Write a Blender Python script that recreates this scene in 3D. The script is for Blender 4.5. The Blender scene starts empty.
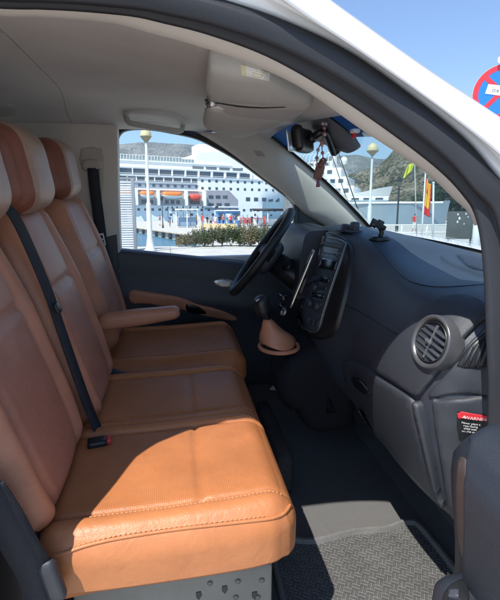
import bpy, bmesh, math, random
from mathutils import Vector, Matrix, noise
from mathutils.bvhtree import BVHTree
from mathutils.geometry import delaunay_2d_cdt
random.seed(7)
SC = bpy.context.scene
COL = SC.collection
rad = math.radians
# ------------------------------------------------------------------ camera
FPX = 450.0
EYE = Vector((0, -1.35, 1.38))
def basis(yaw, pit):
    fw = Vector((math.sin(yaw)*math.cos(pit), math.cos(yaw)*math.cos(pit), math.sin(pit)))
    rt = Vector((math.cos(yaw), -math.sin(yaw), 0))
    return rt, rt.cross(fw), fw
VB = basis(rad(10), rad(-15.17))      # the van's own frame (it stands on a cambered quay)
WB = basis(rad(10), rad(-10.45))      # level world frame
def _mat(b):
    return Matrix((b[0], b[1], -b[2])).transposed()
TILT = Matrix.Translation(EYE) @ (_mat(WB) @ _mat(VB).inverted()).to_4x4() @ Matrix.Translation(-EYE)
def ray(b, px, py):
    return (b[2] + b[0]*((px-250)/FPX) - b[1]*((py-300)/FPX))
def hit(b, px, py, X=None, Y=None, Z=None):
    r = ray(b, px, py)
    i, v = (0, X) if X is not None else (1, Y) if Y is not None else (2, Z)
    return EYE + r*((v-EYE[i])/r[i])
def V(px, py, X=None, Y=None, Z=None): return hit(VB, px, py, X, Y, Z)
def W(px, py, X=None, Y=None, Z=None): return hit(WB, px, py, X, Y, Z)
# ------------------------------------------------------------------ materials
def nodes(name):
    m = bpy.data.materials.new(name); m.use_nodes = True
    nt = m.node_tree; b = nt.nodes['Principled BSDF']
    return m, nt, b
def N(nt, typ, **kw):
    n = nt.nodes.new(typ)
    for k, v in kw.items():
        if k in n.inputs: n.inputs[k].default_value = v
        else: setattr(n, k, v)
    return n
MATS = {}
def mat(name, col, rough=.5, metal=0, var=0, vscale=8, bump=0, bscale=300, spec=.5, coat=0, emit=0, sheen=0, trans=0, bump2=0, b2scale=30):
    if name in MATS: return MATS[name]
    m, nt, b = nodes(name); L = nt.links.new
    b.inputs['Base Color'].default_value = (*col, 1)
    b.inputs['Roughness'].default_value = rough
    b.inputs['Metallic'].default_value = metal
    b.inputs['Specular IOR Level'].default_value = spec
    b.inputs['Coat Weight'].default_value = coat
    b.inputs['Sheen Weight'].default_value = sheen
    if trans: b.inputs['Transmission Weight'].default_value = trans
    tc = N(nt, 'ShaderNodeTexCoord')
    if var:
        n = N(nt, 'ShaderNodeTexNoise', Scale=vscale, Detail=6., Roughness=.6)
        L(tc.outputs['Object'], n.inputs['Vector'])
        r = N(nt, 'ShaderNodeMapRange'); r.inputs['From Min'].default_value = .3; r.inputs['From Max'].default_value = .7
        r.inputs['To Min'].default_value = 1-var; r.inputs['To Max'].default_value = 1+var
        L(n.outputs['Fac'], r.inputs['Value'])
        mx = N(nt, 'ShaderNodeVectorMath', operation='SCALE'); mx.inputs[0].default_value = col
        L(r.outputs[0], mx.inputs['Scale']); L(mx.outputs[0], b.inputs['Base Color'])
        r2 = N(nt, 'ShaderNodeMapRange'); r2.inputs['To Min'].default_value = max(.02, rough-.08); r2.inputs['To Max'].default_value = min(1, rough+.08)
        L(n.outputs['Fac'], r2.inputs['Value']); L(r2.outputs[0], b.inputs['Roughness'])
    last = None
    for (s, sc, typ) in ((bump2, b2scale, 'ShaderNodeTexNoise'), (bump, bscale, 'ShaderNodeTexVoronoi')):
        if not s: continue
        t = N(nt, typ, Scale=sc)
        L(tc.outputs['Object'], t.inputs['Vector'])
        bp = N(nt, 'ShaderNodeBump', Strength=s, Distance=.002)
        L(t.outputs[0], bp.inputs['Height'])
        if last: L(last.outputs[0], bp.inputs['Normal'])
        last = bp
    if last: L(last.outputs[0], b.inputs['Normal'])
    MATS[name] = m
    return m
def leather(name, col, perforated=False, rough=.42):
    m, nt, b = nodes(name); L = nt.links.new
    tc = N(nt, 'ShaderNodeTexCoord')
    n = N(nt, 'ShaderNodeTexNoise', Scale=9., Detail=7., Roughness=.6); L(tc.outputs['Object'], n.inputs['Vector'])
    r = N(nt, 'ShaderNodeMapRange'); r.inputs['From Min'].default_value = .3; r.inputs['From Max'].default_value = .7
    r.inputs['To Min'].default_value = .86; r.inputs['To Max'].default_value = 1.12; L(n.outputs['Fac'], r.inputs['Value'])
    sc = N(nt, 'ShaderNodeVectorMath', operation='SCALE'); sc.inputs[0].default_value = col; L(r.outputs[0], sc.inputs['Scale'])
    colout = sc.outputs[0]
    v = N(nt, 'ShaderNodeTexVoronoi', Scale=420.); L(tc.outputs['Object'], v.inputs['Vector'])
    bp = N(nt, 'ShaderNodeBump', Strength=.16, Distance=.0015); L(v.outputs['Distance'], bp.inputs['Height'])
    w = N(nt, 'ShaderNodeTexNoise', Scale=24., Detail=5., Distortion=1.6); L(tc.outputs['Object'], w.inputs['Vector'])
    bw = N(nt, 'ShaderNodeBump', Strength=.22, Distance=.006); L(w.outputs['Fac'], bw.inputs['Height'])
    L(bw.outputs[0], bp.inputs['Normal'])
    if perforated:
        s = N(nt, 'ShaderNodeVectorMath', operation='MULTIPLY'); s.inputs[1].default_value = (250, 250, 250); L(tc.outputs['Object'], s.inputs[0])
        f = N(nt, 'ShaderNodeVectorMath', operation='FRACTION'); L(s.outputs[0], f.inputs[0])
        ms = N(nt, 'ShaderNodeVectorMath', operation='MULTIPLY'); ms.inputs[1].default_value = (1, 1, 0); L(f.outputs[0], ms.inputs[0])
        d = N(nt, 'ShaderNodeVectorMath', operation='DISTANCE'); d.inputs[1].default_value = (.5, .5, 0); L(ms.outputs[0], d.inputs[0])
        mr = N(nt, 'ShaderNodeMapRange'); mr.inputs['From Min'].default_value = .2; mr.inputs['From Max'].default_value = .36
        mr.inputs['To Min'].default_value = .74; mr.inputs['To Max'].default_value = 1.; L(d.outputs['Value'], mr.inputs['Value'])
        s2 = N(nt, 'ShaderNodeVectorMath', operation='SCALE'); L(colout, s2.inputs[0]); L(mr.outputs[0], s2.inputs['Scale']); colout = s2.outputs[0]
        b2 = N(nt, 'ShaderNodeBump', Strength=.4, Distance=.0012); L(mr.outputs[0], b2.inputs['Height']); L(bp.outputs[0], b2.inputs['Normal']); bp = b2
    L(colout, b.inputs['Base Color']); L(bp.outputs[0], b.inputs['Normal'])
    b.inputs['Roughness'].default_value = rough; b.inputs['Specular IOR Level'].default_value = .45
    return m
def glass(name, tint=(1, 1, 1), refl=1.0):
    m, nt, b = nodes(name); L = nt.links.new
    nt.nodes.remove(b)
    t = N(nt, 'ShaderNodeBsdfTransparent'); t.inputs[0].default_value = (*tint, 1)
    g = N(nt, 'ShaderNodeBsdfGlossy', Roughness=.02)
    f = N(nt, 'ShaderNodeFresnel', IOR=1.45)
    mu = N(nt, 'ShaderNodeMath', operation='MULTIPLY'); mu.inputs[1].default_value = refl; L(f.outputs[0], mu.inputs[0])
    ge = N(nt, 'ShaderNodeNewGeometry'); iv = N(nt, 'ShaderNodeMath', operation='SUBTRACT'); iv.inputs[0].default_value = 1; L(ge.outputs['Backfacing'], iv.inputs[1])
    m2 = N(nt, 'ShaderNodeMath', operation='MULTIPLY', use_clamp=True); L(mu.outputs[0], m2.inputs[0]); L(iv.outputs[0], m2.inputs[1]); mu = m2
    mx = N(nt, 'ShaderNodeMixShader'); L(mu.outputs[0], mx.inputs[0]); L(t.outputs[0], mx.inputs[1]); L(g.outputs[0], mx.inputs[2])
    L(mx.outputs[0], nt.nodes['Material Output'].inputs['Surface'])
    return m
TAN = (.48, .18, .068)
M = dict(
 tan=leather('tan_leather', TAN), perf=leather('perforated_tan_leather', (.455, .168, .062), True),
 brown=leather('brown_leather', (.25, .09, .06)), cream=leather('cream_leather', (.40, .255, .195)),
 tanback=leather('tan_back_leather', (.50, .225, .135)), tanins=leather('tan_insert_leather', (.45, .20, .13)),
 stitch=mat('stitch_thread', (.60, .33, .17), .8), seam=mat('seam_dark', (.16, .055, .02), .7),
 ceil=mat('headliner_fabric', (.66, .645, .62), .95, var=.06, vscale=5, bump=.35, bscale=700, spec=.1),
 trim=mat('pillar_trim_plastic', (.64, .605, .55), .7, var=.03, bump=.2, bscale=900, spec=.3),
 visor=mat('visor_vinyl', (.52, .515, .49), .8, var=.04, bump=.3, bscale=700, spec=.2),
 dash=mat('dash_soft_plastic', (.034, .043, .060), .44, var=.08, vscale=6, bump=.25, bscale=900, spec=.7),  # blue of the reflected sky is put into the base colour
 dashg=mat('dash_grey_plastic', (.037, .042, .053), .46, var=.05, bump=.22, bscale=1000, spec=.5),
 black=mat('black_plastic', (.012, .013, .015), .4, var=.1, spec=.5),
 gloss=mat('piano_black', (.010, .011, .014), .15, spec=.6),
 rubber=mat('black_rubber_seal', (.022, .024, .03), .55, var=.1, bump=.1, bscale=600, spec=.4),
 silver=mat('satin_silver', (.50, .51, .53), .28, metal=.85, var=.05, vscale=40),
 chrome=mat('chrome', (.75, .75, .75), .12, metal=1),
 paint=mat('white_car_paint', (.80, .80, .80), .28, coat=1.0, spec=.5, bump2=.01),
 carpet=mat('floor_carpet', (.06, .06, .062), .95, var=.25, vscale=60, bump=.8, bscale=500, spec=.1),
 lino=mat('floor_vinyl', (.115, .115, .115), .75, var=.05, vscale=60, bump=.4, bscale=500),
 metal=mat('seat_box_metal', (.22, .215, .19), .6, var=.12, vscale=14, metal=.2),
 belt=mat('belt_webbing', (.016, .019, .028), .7, bump=.5, bscale=800),
 red=mat('buckle_red', (.55, .05, .05), .4), white=mat('white_plastic', (.75, .75, .74), .45),
 redprint=mat('warning_red_print', (.70, .035, .05), .5), whiteprint=mat('label_white', (.78, .78, .76), .6), cream_paper=mat('label_cream', (.72, .66, .40), .6),
 glass=glass('window_glass', (.93, .965, .97)), glass_ws=glass('windscreen_glass', (.84, .92, .93)), tint=glass('windscreen_tint', (.10, .22, .34), .6),
 film=glass('clear_film', (.9, .9, .9), 3.0), bead=mat('wood_bead', (.42, .20, .15), .5), phoneg=mat('phone_gold_edge', (.62, .55, .46), .25, metal=.8),
)
# ------------------------------------------------------------------ building helpers
VAN = []          # top-level things that stand in the van's frame
def link(name, me, mats, parent=None, smooth=True, label=None):
    o = bpy.data.objects.new(name, me); COL.objects.link(o)
    for m in (mats if isinstance(mats, (list, tuple)) else [mats]): me.materials.append(m)
    if smooth:
        for p in me.polygons: p.use_smooth = True
    if parent is not None:
        o.parent = parent; o.matrix_parent_inverse = Matrix.Translation(-parent.location)
        if parent.parent is not None: o.matrix_parent_inverse = Matrix.Identity(4)
    if label: o['label'] = label
    return o
def obj(name, bm, mats, parent=None, smooth=True, label=None, auto=None):
    bmesh.ops.recalc_face_normals(bm, faces=bm.faces[:])
    me = bpy.data.meshes.new(name); bm.to_mesh(me); bm.free()
    o = link(name, me, mats, parent, smooth, label)
    if auto is not None: me.set_sharp_from_angle(angle=rad(auto))
    return o
def setp(o, label, cat, group=None, van=False):
    o['label'] = label; o['category'] = cat
    if group: o['group'] = group
    if van: VAN.append(o)
    return o
def thing(name, loc, label, cat, group=None, van=False):
    o = bpy.data.objects.new(name, None); COL.objects.link(o); o.location = loc; o.empty_display_size = .1
    return setp(o, label, cat, group, van)
def struct(o): o['kind'] = 'structure'; return o
def copy_tree(o, parent=None):
    c = o.copy(); COL.objects.link(c)
    if parent is not None: c.parent = parent
    for ch in o.children: copy_tree(ch, c)
    return c
def rot_to(d):
    return Vector(d).normalized().to_track_quat('Z', 'Y').to_matrix().to_4x4()
def bx(bm, c, s, rot=None, bev=0, seg=2, mi=0):
    m = Matrix.Translation(Vector(c)) @ (rot.to_4x4() if rot else Matrix.Identity(4)) @ Matrix.Diagonal((*s, 1))
    r = bmesh.ops.create_cube(bm, size=1, matrix=m)
    fs = {f for v in r['verts'] for f in v.link_faces}
    for f in fs: f.material_index = mi
    if bev:
        es = {e for v in r['verts'] for e in v.link_edges}
        q = bmesh.ops.bevel(bm, geom=list(es), offset=bev, segments=seg, profile=.5, affect='EDGES')
        for f in q['faces']: f.material_index = mi
def cyl(bm, a, b, r1, r2=None, n=12, cap=True, mi=0):
    a = Vector(a); b = Vector(b); r2 = r1 if r2 is None else r2
    m = Matrix.Translation((a+b)/2) @ rot_to(b-a)
    r = bmesh.ops.create_cone(bm, cap_ends=cap, segments=n, radius1=r1, radius2=r2, depth=(b-a).length, matrix=m)
    for v in r['verts']:
        for f in v.link_faces: f.material_index = mi
def ball(bm, c, s, n=12, mi=0):
    s = (s, s, s) if not hasattr(s, '__len__') else s
    r = bmesh.ops.create_uvsphere(bm, u_segments=n*2, v_segments=n, radius=1, matrix=Matrix.Translation(Vector(c)) @ Matrix.Diagonal((*s, 1)))
    for v in r['verts']:
        for f in v.link_faces: f.material_index = mi
def loft(bm, rings, closed=True, caps=True, mi=0, loop=False):
    vs = [[bm.verts.new(p) for p in r] for r in rings]
    n = len(rings[0]); k = len(rings)
    for i in range(k if loop else k-1):
        a, b = vs[i], vs[(i+1) % k]
        for j in range(n if closed else n-1):
            f = bm.faces.new((a[j], a[(j+1) % n], b[(j+1) % n], b[j])); f.material_index = mi
    if caps and closed and not loop:
        for r in (vs[0], vs[-1]):
            f = bm.faces.new(r); f.material_index = mi
    return vs
def spline(pts, n):
    """Catmull-Rom through pts, n samples per span"""
    P = [Vector(p) for p in pts]; out = []
    for i in range(len(P)-1):
        p0 = P[max(i-1, 0)]; p1 = P[i]; p2 = P[i+1]; p3 = P[min(i+2, len(P)-1)]
        for k in range(n):
            t = k/n
            out.append(.5*((2*p1) + (p2-p0)*t + (2*p0-5*p1+4*p2-p3)*t*t + (3*p1-p0-3*p2+p3)*t**3))
    out.append(P[-1]); return out
def tube(bm, pts, r, n=8, mi=0, close=False, flat=None):
    pts = [Vector(p) for p in pts]; rings = []; up = None
    for i, p in enumerate(pts):
        d = (pts[(i+1) % len(pts)] if (close or i < len(pts)-1) else p) - (pts[i-1] if (close or i > 0) else p)
        d.normalize()
        if up is None:
            up = d.orthogonal().normalized()
        else:
            up = (up - d*up.dot(d)).normalized()
        s = d.cross(up); rr = r(i/(len(pts)-1)) if callable(r) else r
        rings.append([p + up*math.cos(2*math.pi*k/n)*rr + s*math.sin(2*math.pi*k/n)*rr for k in range(n)])
    loft(bm, rings, True, not close, mi, close)
def strap(bm, pts, wdir, w, t=.0025, mi=0):
    """flat webbing along pts; wdir(i) or vector = direction of its width"""
    rings = []
    for i, p in enumerate(pts):
        p = Vector(p); wd = Vector(wdir(i/(len(pts)-1)) if callable(wdir) else wdir).normalized()
        d = (Vector(pts[min(i+1, len(pts)-1)])-Vector(pts[max(i-1, 0)])).normalized()
        wd = (wd-d*wd.dot(d)).normalized(); nn = d.cross(wd)
        rings.append([p+wd*w/2-nn*t, p+wd*w/2+nn*t, p-wd*w/2+nn*t, p-wd*w/2-nn*t])
    loft(bm, rings, mi=mi)
def rbox(bm, c, s, r, n=10, deform=None, rot=None, mi=0, face_mi=None):
    """rounded box: n cells per edge, radius r; deform(p in local metres, u in [-1,1]^3) -> new local p"""
    c = Vector(c); h = Vector(s)/2
    r = min(r, *h)
    t = bmesh.new(); bmesh.ops.create_cube(t, size=2)
    bmesh.ops.subdivide_edges(t, edges=t.edges[:], cuts=n-1, use_grid_fill=True)
    new = {}
    for v in t.verts:
        u = v.co.copy()
        # denser cells towards the edges
        q = Vector([math.copysign(abs(a)**.75, a) for a in u])
        p = Vector([q[i]*h[i] for i in range(3)])
        inner = Vector([max(-(h[i]-r), min(h[i]-r, p[i])) for i in range(3)])
        d = p-inner
        if d.length > 1e-9:
            # map the cube corner to the sphere
            dd = Vector([d[i]/r for i in range(3)])
            x, y, z = dd
            sx = x*math.sqrt(max(0, 1-y*y/2-z*z/2+y*y*z*z/3)); sy = y*math.sqrt(max(0, 1-z*z/2-x*x/2+z*z*x*x/3)); sz = z*math.sqrt(max(0, 1-x*x/2-y*y/2+x*x*y*y/3))
            p = inner+Vector((sx, sy, sz))*r
        if deform: p = deform(p.copy(), u)
        if rot: p = rot @ p
        new[v] = bm.verts.new(c+p)
    for f in t.faces:
        g = bm.faces.new([new[v] for v in f.verts])
        g.material_index = face_mi(sum((v.co for v in f.verts), Vector())/len(f.verts)) if face_mi else mi
    t.free()
def poly_prism(bm, pts, vec, bev=0, mi=0):
    """closed outline pts (3D, planar) extruded by vec"""
    vec = Vector(vec)
    a = [bm.verts.new(Vector(p)) for p in pts]; b = [bm.verts.new(Vector(p)+vec) for p in pts]; n = len(a)
    fs = [bm.faces.new(a), bm.faces.new(b[::-1])]
    for i in range(n): fs.append(bm.faces.new((a[i], b[i], b[(i+1) % n], a[(i+1) % n])))
    for f in fs: f.material_index = mi
    if bev:
        es = list({e for f in fs[:2] for e in f.edges})
        bmesh.ops.bevel(bm, geom=es, offset=bev, segments=2, profile=.5, affect='EDGES')
def bvh_of(o):
    bpy.context.view_layer.update()
    dg = bpy.context.evaluated_depsgraph_get(); e = o.evaluated_get(dg); me = e.to_mesh()
    mw = o.matrix_world
    t = BVHTree.FromPolygons([mw @ v.co for v in me.vertices], [p.vertices[:] for p in me.polygons])
    e.to_mesh_clear(); return t
def resample(poly, step):
    out = []
    for i in range(len(poly)):
        a = Vector(poly[i]); b = Vector(poly[(i+1) % len(poly)])
        k = max(1, int((b-a).length/step))
        for j in range(k): out.append(a.lerp(b, j/k))
    return out
def smooth_poly(poly, n=4):
    P = [Vector((*p, 0)) for p in poly]; k = len(P); out = []
    for i in range(k):
        p0, p1, p2, p3 = P[i-1], P[i], P[(i+1) % k], P[(i+2) % k]
        for j in range(n):
            t = j/n
            q = .5*((2*p1)+(p2-p0)*t+(2*p0-5*p1+4*p2-p3)*t*t+(3*p1-p0-3*p2+p3)*t**3)
            out.append((q.x, q.y))
    return out
def inside(p, poly):
    c = False; n = len(poly)
    for i in range(n):
        a, b = poly[i], poly[i-1]
        if (a[1] > p[1]) != (b[1] > p[1]) and p[0] < (b[0]-a[0])*(p[1]-a[1])/(b[1]-a[1])+a[0]: c = not c
    return c
def panel(bm, tree, poly, off=.005, step=3.0, edge=1.2, mi=0, sink=-.002):
    """a raised trim panel that lies on the surface in tree; outline in picture units of the van frame, off = its real thickness"""
    B = resample(poly, step); n = len(B)
    ctr = sum(B, Vector((0, 0)))/n
    area = sum(B[i][0]*B[(i+1) % n][1]-B[(i+1) % n][0]*B[i][1] for i in range(n))
    sg = 1 if area > 0 else -1
    def inset(d):
        o = []
        for i in range(n):
            t = (B[(i+1) % n]-B[i-1]); t = t.normalized() if t.length > 1e-6 else Vector((1, 0))
            o.append(B[i]+Vector((-t.y, t.x))*d*sg)
        return o
    R1 = inset(edge*.35); R2 = inset(edge)
    pts = list(B)+R1+R2; offs = [sink]*n+[off*.7]*n+[off]*n
    xs = [p.x for p in B]; ys = [p.y for p in B]
    y = min(ys)+step/2
    while y < max(ys):
        x = min(xs)+step/2
        while x < max(xs):
            if inside((x, y), R2) and min((Vector((x, y))-q).length for q in R2) > step*.55:
                pts.append(Vector((x, y))); offs.append(off)
            x += step
        y += step
    ed = [(i, (i+1) % n) for i in range(n)]+[(n+i, n+(i+1) % n) for i in range(n)]+[(2*n+i, 2*n+(i+1) % n) for i in range(n)]
    vo, eo, fo, ov, _, _ = delaunay_2d_cdt([Vector(p) for p in pts], ed, [], 0, 1e-5)
    vs = []; last = None
    for k, p in enumerate(vo):
        d = ray(VB, p.x, p.y).normalized()
        loc, nrm, _, _ = tree.ray_cast(EYE, d)
        if loc is None: loc = EYE+d*(last if last else 1); nrm = -d
        last = (loc-EYE).length
        if nrm.dot(d) > 0: nrm = -nrm
        of = offs[ov[k][0]] if ov[k] else off
        vs.append(bm.verts.new(loc+nrm*of))
    for f in fo:
        c = sum((vo[i] for i in f), Vector((0, 0)))/len(f)
        if inside((c.x, c.y), B):
            try: g = bm.faces.new([vs[i] for i in f]); g.material_index = mi
            except ValueError: pass
    for v in [v for v in vs if not v.link_faces]: bm.verts.remove(v)
def onsurf(tree, px, py, off=0):
    d = ray(VB, px, py).normalized(); loc, nrm, _, _ = tree.ray_cast(EYE, d)
    if loc is None: loc, nrm, _, _ = tree.find_nearest(EYE+d*1.1)
    if nrm.dot(d) > 0: nrm = -nrm
    return loc+nrm*off, nrm
def text_mesh(bm, txt, size, mw, ext=.0004, mi=0, align='CENTER'):
    cu = bpy.data.curves.new('lettering', 'FONT'); cu.body = txt; cu.size = size; cu.extrude = ext; cu.align_x = align; cu.align_y = 'CENTER'
    to = bpy.data.objects.new('lettering', cu); COL.objects.link(to); bpy.context.view_layer.update()
    me = bpy.data.meshes.new_from_object(to.evaluated_get(bpy.context.evaluated_depsgraph_get()))
    me.transform(mw); k = len(bm.faces); bm.from_mesh(me); bm.faces.ensure_lookup_table()
    for f in bm.faces[k:]: f.material_index = mi
    bpy.data.objects.remove(to); bpy.data.curves.remove(cu); bpy.data.meshes.remove(me)
def subsurf(o, lv=2):
    m = o.modifiers.new('subdivision', 'SUBSURF'); m.levels = lv; m.render_levels = lv; return o
def conform(bm, tree, off):
    for v in bm.verts:
        l, n, _, _ = tree.find_nearest(v.co)
        if n.dot(l-EYE) > 0: n = -n
        v.co = l+n*off
def G(d, w): return math.exp(-(d/w)**2)
# ================================================================== THE VAN
van = thing('van', (0.1, 0.05, -.05), 'white van seen into through its open front passenger door, grey headliner and black dashboard', 'van', van=True)
# ---- near door opening: four matched rows of points (headliner edge A, seal B, seal outside C, paint crest D)
rows = [  # px A, px B, px C, px D, y of B
 ((100, 22), (118, 6), (128, -6), (150, -78), -.620),
 ((150, 34), (165, 16), (174, 2), (200, -68), -.620),
 ((200, 48), (212, 29), (220, 13), (247, -52), -.622),
 ((250, 65), (268, 51), (280, 33), (304, -2), -.628),
 ((300, 88), (325, 84), (341, 62), (364, 41), -.642),
 ((360, 130), (382, 122), (398, 101), (420, 80), -.660),
 ((420, 169), (437, 162), (454, 147), (474, 118), -.690),
 ((452, 198), (466, 190), (486, 184), (512, 146), -.710),
 ((473, 220), (479, 216), (512, 212), (540, 176), -.725),
 ((479, 262), (486, 265), (524, 262), (558, 225), -.740),
 ((483, 335), (489, 338), (530, 335), (570, 305), -.765),
 ((484, 412), (490, 415), (534, 415), (575, 400), -.785),
]
FR = []
for a, b, c, d, y in rows:
    FR.append([V(*a, Y=y+.055), V(*b, Y=y), V(*c, Y=y-.035), V(*d, Y=y-.055)])
# rearwards along the roof rail, round the corner and down the B pillar; then down the A pillar to the sill
def fr(x, z, y): return [Vector((x-(.05 if z < 1.5 else .0), y+.055, z+(.0 if z < 1.5 else .04))), Vector((x, y, z)), Vector((x-(.035 if z < 1.5 else 0), y-.035, z+(0 if z < 1.5 else .035))), Vector((x-(.12 if z < 1.5 else 0), y-.06, z+(0 if z < 1.5 else .10)))]
z0 = FR[0][1].z; x0 = FR[0][1].x
back = [[p+Vector((-.13, 0, .0)) for p in FR[0]]]
back.insert(0, [p+Vector((-.245, -.004, -.020)) for p in FR[0]])
cA = FR[0]
corner = []
xb = x0-.205
for z, y, x in ((.30, -.79, -.30), (.55, -.79, -.30), (.9, -.77, -.30), (1.2, -.715, -.325), (1.42, -.66, -.345)):
    corner.append([Vector((x-.06, y+.055, z)), Vector((x, y, z)), Vector((x-.03, y-.04, z)), Vector((x-.20, y-.05, z))])
FR = corner+back+FR
L_ = FR[-1]
for z in (.75, .3):
    FR.append([Vector((p.x+.05*(1.05-z)*0+.02, p.y-.01, z)) for p in L_])
FRS = []
nsp = 6
cols = [spline([r[k] for r in FR], nsp) for k in range(4)]
FRS = list(zip(*cols))
# outline trim (headliner edge to seal), seal, painted frame: lofted open sheets with a thickness
def ribbon(bm, pa, pb, prof, nrm, thick=.012):
    """prof: (s along pa->pb, lift); nrm(i) outward"""
    rings = []
    for i, (a, b) in enumerate(zip(pa, pb)):
        n = nrm(i); outer = [a.lerp(b, s)+n*h for s, h in prof]
        inner = [a.lerp(b, s)+n*(h-thick) for s, h in reversed(prof)]
        rings.append(outer+inner)
    loft(bm, rings)
def _rawn(i):
    a, b, c, d = FRS[i]
    t = (FRS[min(i+1, len(FRS)-1)][1]-FRS[max(i-1, 0)][1]).normalized()
    n = t.cross((c-a).normalized())
    return n.normalized() if n.length > .25 else Vector((0, 0, 0))
RN = [_rawn(i) for i in range(len(FRS))]
mid_ = (len(corner)+len(back)+3)*nsp
if RN[mid_].y > 0: RN[mid_] = -RN[mid_]
for rng in (range(mid_+1, len(RN)), range(mid_-1, -1, -1)):
    p_ = RN[mid_]
    for i in rng:
        if RN[i].length == 0: RN[i] = p_.copy()
        elif RN[i].dot(p_) < 0: RN[i] = -RN[i]
        p_ = RN[i]
RN = [sum((RN[max(0, min(len(RN)-1, i+k))] for k in range(-2, 3)), Vector()).normalized() for i in range(len(RN))]
def outn(i): return RN[i]
bm = bmesh.new()
TE = (len(corner)+len(back)+8)*nsp+2
ribbon(bm, [r[0] for r in FRS[:TE]], [r[1] for r in FRS[:TE]], [(-.06, -.012), (.0, -.002), (.15, .003), (.5, .006), (.85, .003), (1.05, -.004)], outn, .01)
obj('door_frame_trim', bm, M['trim'], van)
bm = bmesh.new()
ribbon(bm, [r[1] for r in FRS], [r[2] for r in FRS], [(-.12, -.004), (0, .006), (.14, .014), (.30, .012), (.40, .002), (.5, .0), (.58, .006), (.72, .014), (.88, .010), (1.0, .0), (1.08, -.006)], outn, .012)
obj('door_seal', bm, M['rubber'], van)
bm = bmesh.new()
ribbon(bm, [r[2] for r in FRS], [r[3] for r in FRS], [(-.22, -.030), (.0, -.028), (.12, -.026), (.30, -.019), (.50, -.010), (.54, -.012), (.58, -.006), (.72, .004), (.82, .009), (.92, .006), (1.0, -.004), (1.03, -.014)], outn, .008)
painted = obj('door_opening_frame', bm, M['paint'], van)
def wsz(z): return max(0, min(1, (z-1.115)/.385))
#@PS
# ---- body skin: roof, far side, bonnet, rear, sills
bm = bmesh.new()
rx = [-1.7, -1.2, -.8, -.4, -.1, .1, .25, .36, .45]
rings = []
for x in rx:
    zt = 1.70-.10*max(0, (x-.0)/.45)**2
    dr_ = .085*max(0, x/.45)
    yr = -.60+.06*max(0, x/.45)
    ring = [Vector((x, y, zt-.045*(abs((y-.06)/.74))**2.5-dr_*((.78-y)/1.34)**2)) for y in [yr+(.78-yr)*k/12 for k in range(13)]]
    rings.append(ring+[p+Vector((0, 0, -.02)) for p in reversed(ring)])
loft(bm, rings)
obj('roof', bm, M['paint'], van)
bm = bmesh.new()
for x0_, x1_ in ((-1.7, -.24), ):
    bx(bm, ((x0_+x1_)/2, .845, .95), (x1_-x0_, .05, 1.46), bev=.015)
rg = []
for z, y, xf in ((.3, -.82, -.40), (.9, -.80, -.42), (1.25, -.735, -.40), (1.45, -.675, -.385), (1.56, -.635, -.37), (1.66, -.58, -.36)):
    rg.append([Vector((xf, y, z)), Vector((-1.7, y, z)), Vector((-1.7, y+.03, z)), Vector((xf, y+.03, z))])
loft(bm, rg)
bx(bm, (.0, -.80, .22), (1.5, .12, .16), bev=.03)
bx(bm, (-1.72, .03, .95), (.05, 1.66, 1.4), bev=.015)
obj('side_panel', bm, M['paint'], van)
bm = bmesh.new()
rings = []
for x, z, w in ((.96, 1.085, .78), (1.06, 1.075, .80), (1.25, 1.04, .80), (1.42, .95, .78), (1.52, .82, .74), (1.55, .5, .72)):
    top = [Vector((x-.04*abs(k/8)**2, .03+w*k/8, z-.05*abs(k/8)**3)) for k in range(-8, 9)]
    rings.append(top+[p+Vector((-.03, 0, -.03)) for p in reversed(top)])
loft(bm, rings); obj('bonnet', bm, M['paint'], van)
bm = bmesh.new()
bx(bm, (1.1, -.79, .62), (.84, .05, .75), bev=.02); obj('front_wing', bm, M['paint'], van)
bm = bmesh.new(); bx(bm, (1.1, .84, .62), (.84, .05, .75), bev=.02); obj('front_wing', bm, M['paint'], van)
# ---- floor
bm = bmesh.new()
rings = []
for x, z in ((-.75, .33), (-.2, .33), (.3, .335), (.74, .34), (.80, .36), (.86, .42), (1.0, .60)):
    rings.append([Vector((x, -.74, z)), Vector((x, .80, z)), Vector((x, .80, z-.03)), Vector((x, -.74, z-.03))])
loft(bm, rings); obj('cab_floor', bm, M['lino'], van, smooth=False)
# ---- rear bulkhead lining behind the seats
bm = bmesh.new(); bx(bm, (-1.25, .06, .98), (.03, 1.5, 1.32), bev=.01); obj('rear_partition', bm, M['trim'], van)
# ---- headliner
A3 = [r[0] for r in FRS]
def near_edge(x):
    best = None
    for i in range(5*nsp, len(A3)-1):
        a, b = A3[i], A3[i+1]
        if min(a.x, b.x) <= x <= max(a.x, b.x) and a.z > 1.3:
            t = (x-a.x)/(b.x-a.x) if abs(b.x-a.x) > 1e-6 else 0
            return a.lerp(b, t)
    p = A3[5*nsp+6] if x < 0 else A3[-1]
    return Vector((x, p.y, 1.605))
HX = .425                                    # windscreen header
bm = bmesh.new(); grid = []
xs = [-1.23, -1.0, -.8, -.6, -.5, -.42, -.36]+[-.3+.0265*i for i in range(28)]
xs = [x for x in xs if x < HX-.01]+[HX]
for x in xs:
    ne = near_edge(min(x, .36)); ne = Vector((x, min(ne.y, -.575), max(ne.z+.008, 1.585-.085*max(0, (x-.05)/.35)))); zf = 1.605-.02*max(0, x/.4)**2
    rowp = []
    for k in range(25):
        t = k/24; y = (ne.y+.005)+(.775-ne.y)*t
        z = (ne.z-.004)+(zf-ne.z)*t
        arch = .055*(1-(2*t-1)**4)*(1 if x < .2 else max(.25, 1-(x-.2)/.3))
        if k >= 21: arch -= .018*((t-.875)/.125)**2
        rowp.append(Vector((x if x < HX else HX, y, z+arch)))
    grid.append(rowp)
bm_rings = [r+[p+Vector((0, 0, .008)) for p in reversed(r)] for r in grid]
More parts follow.
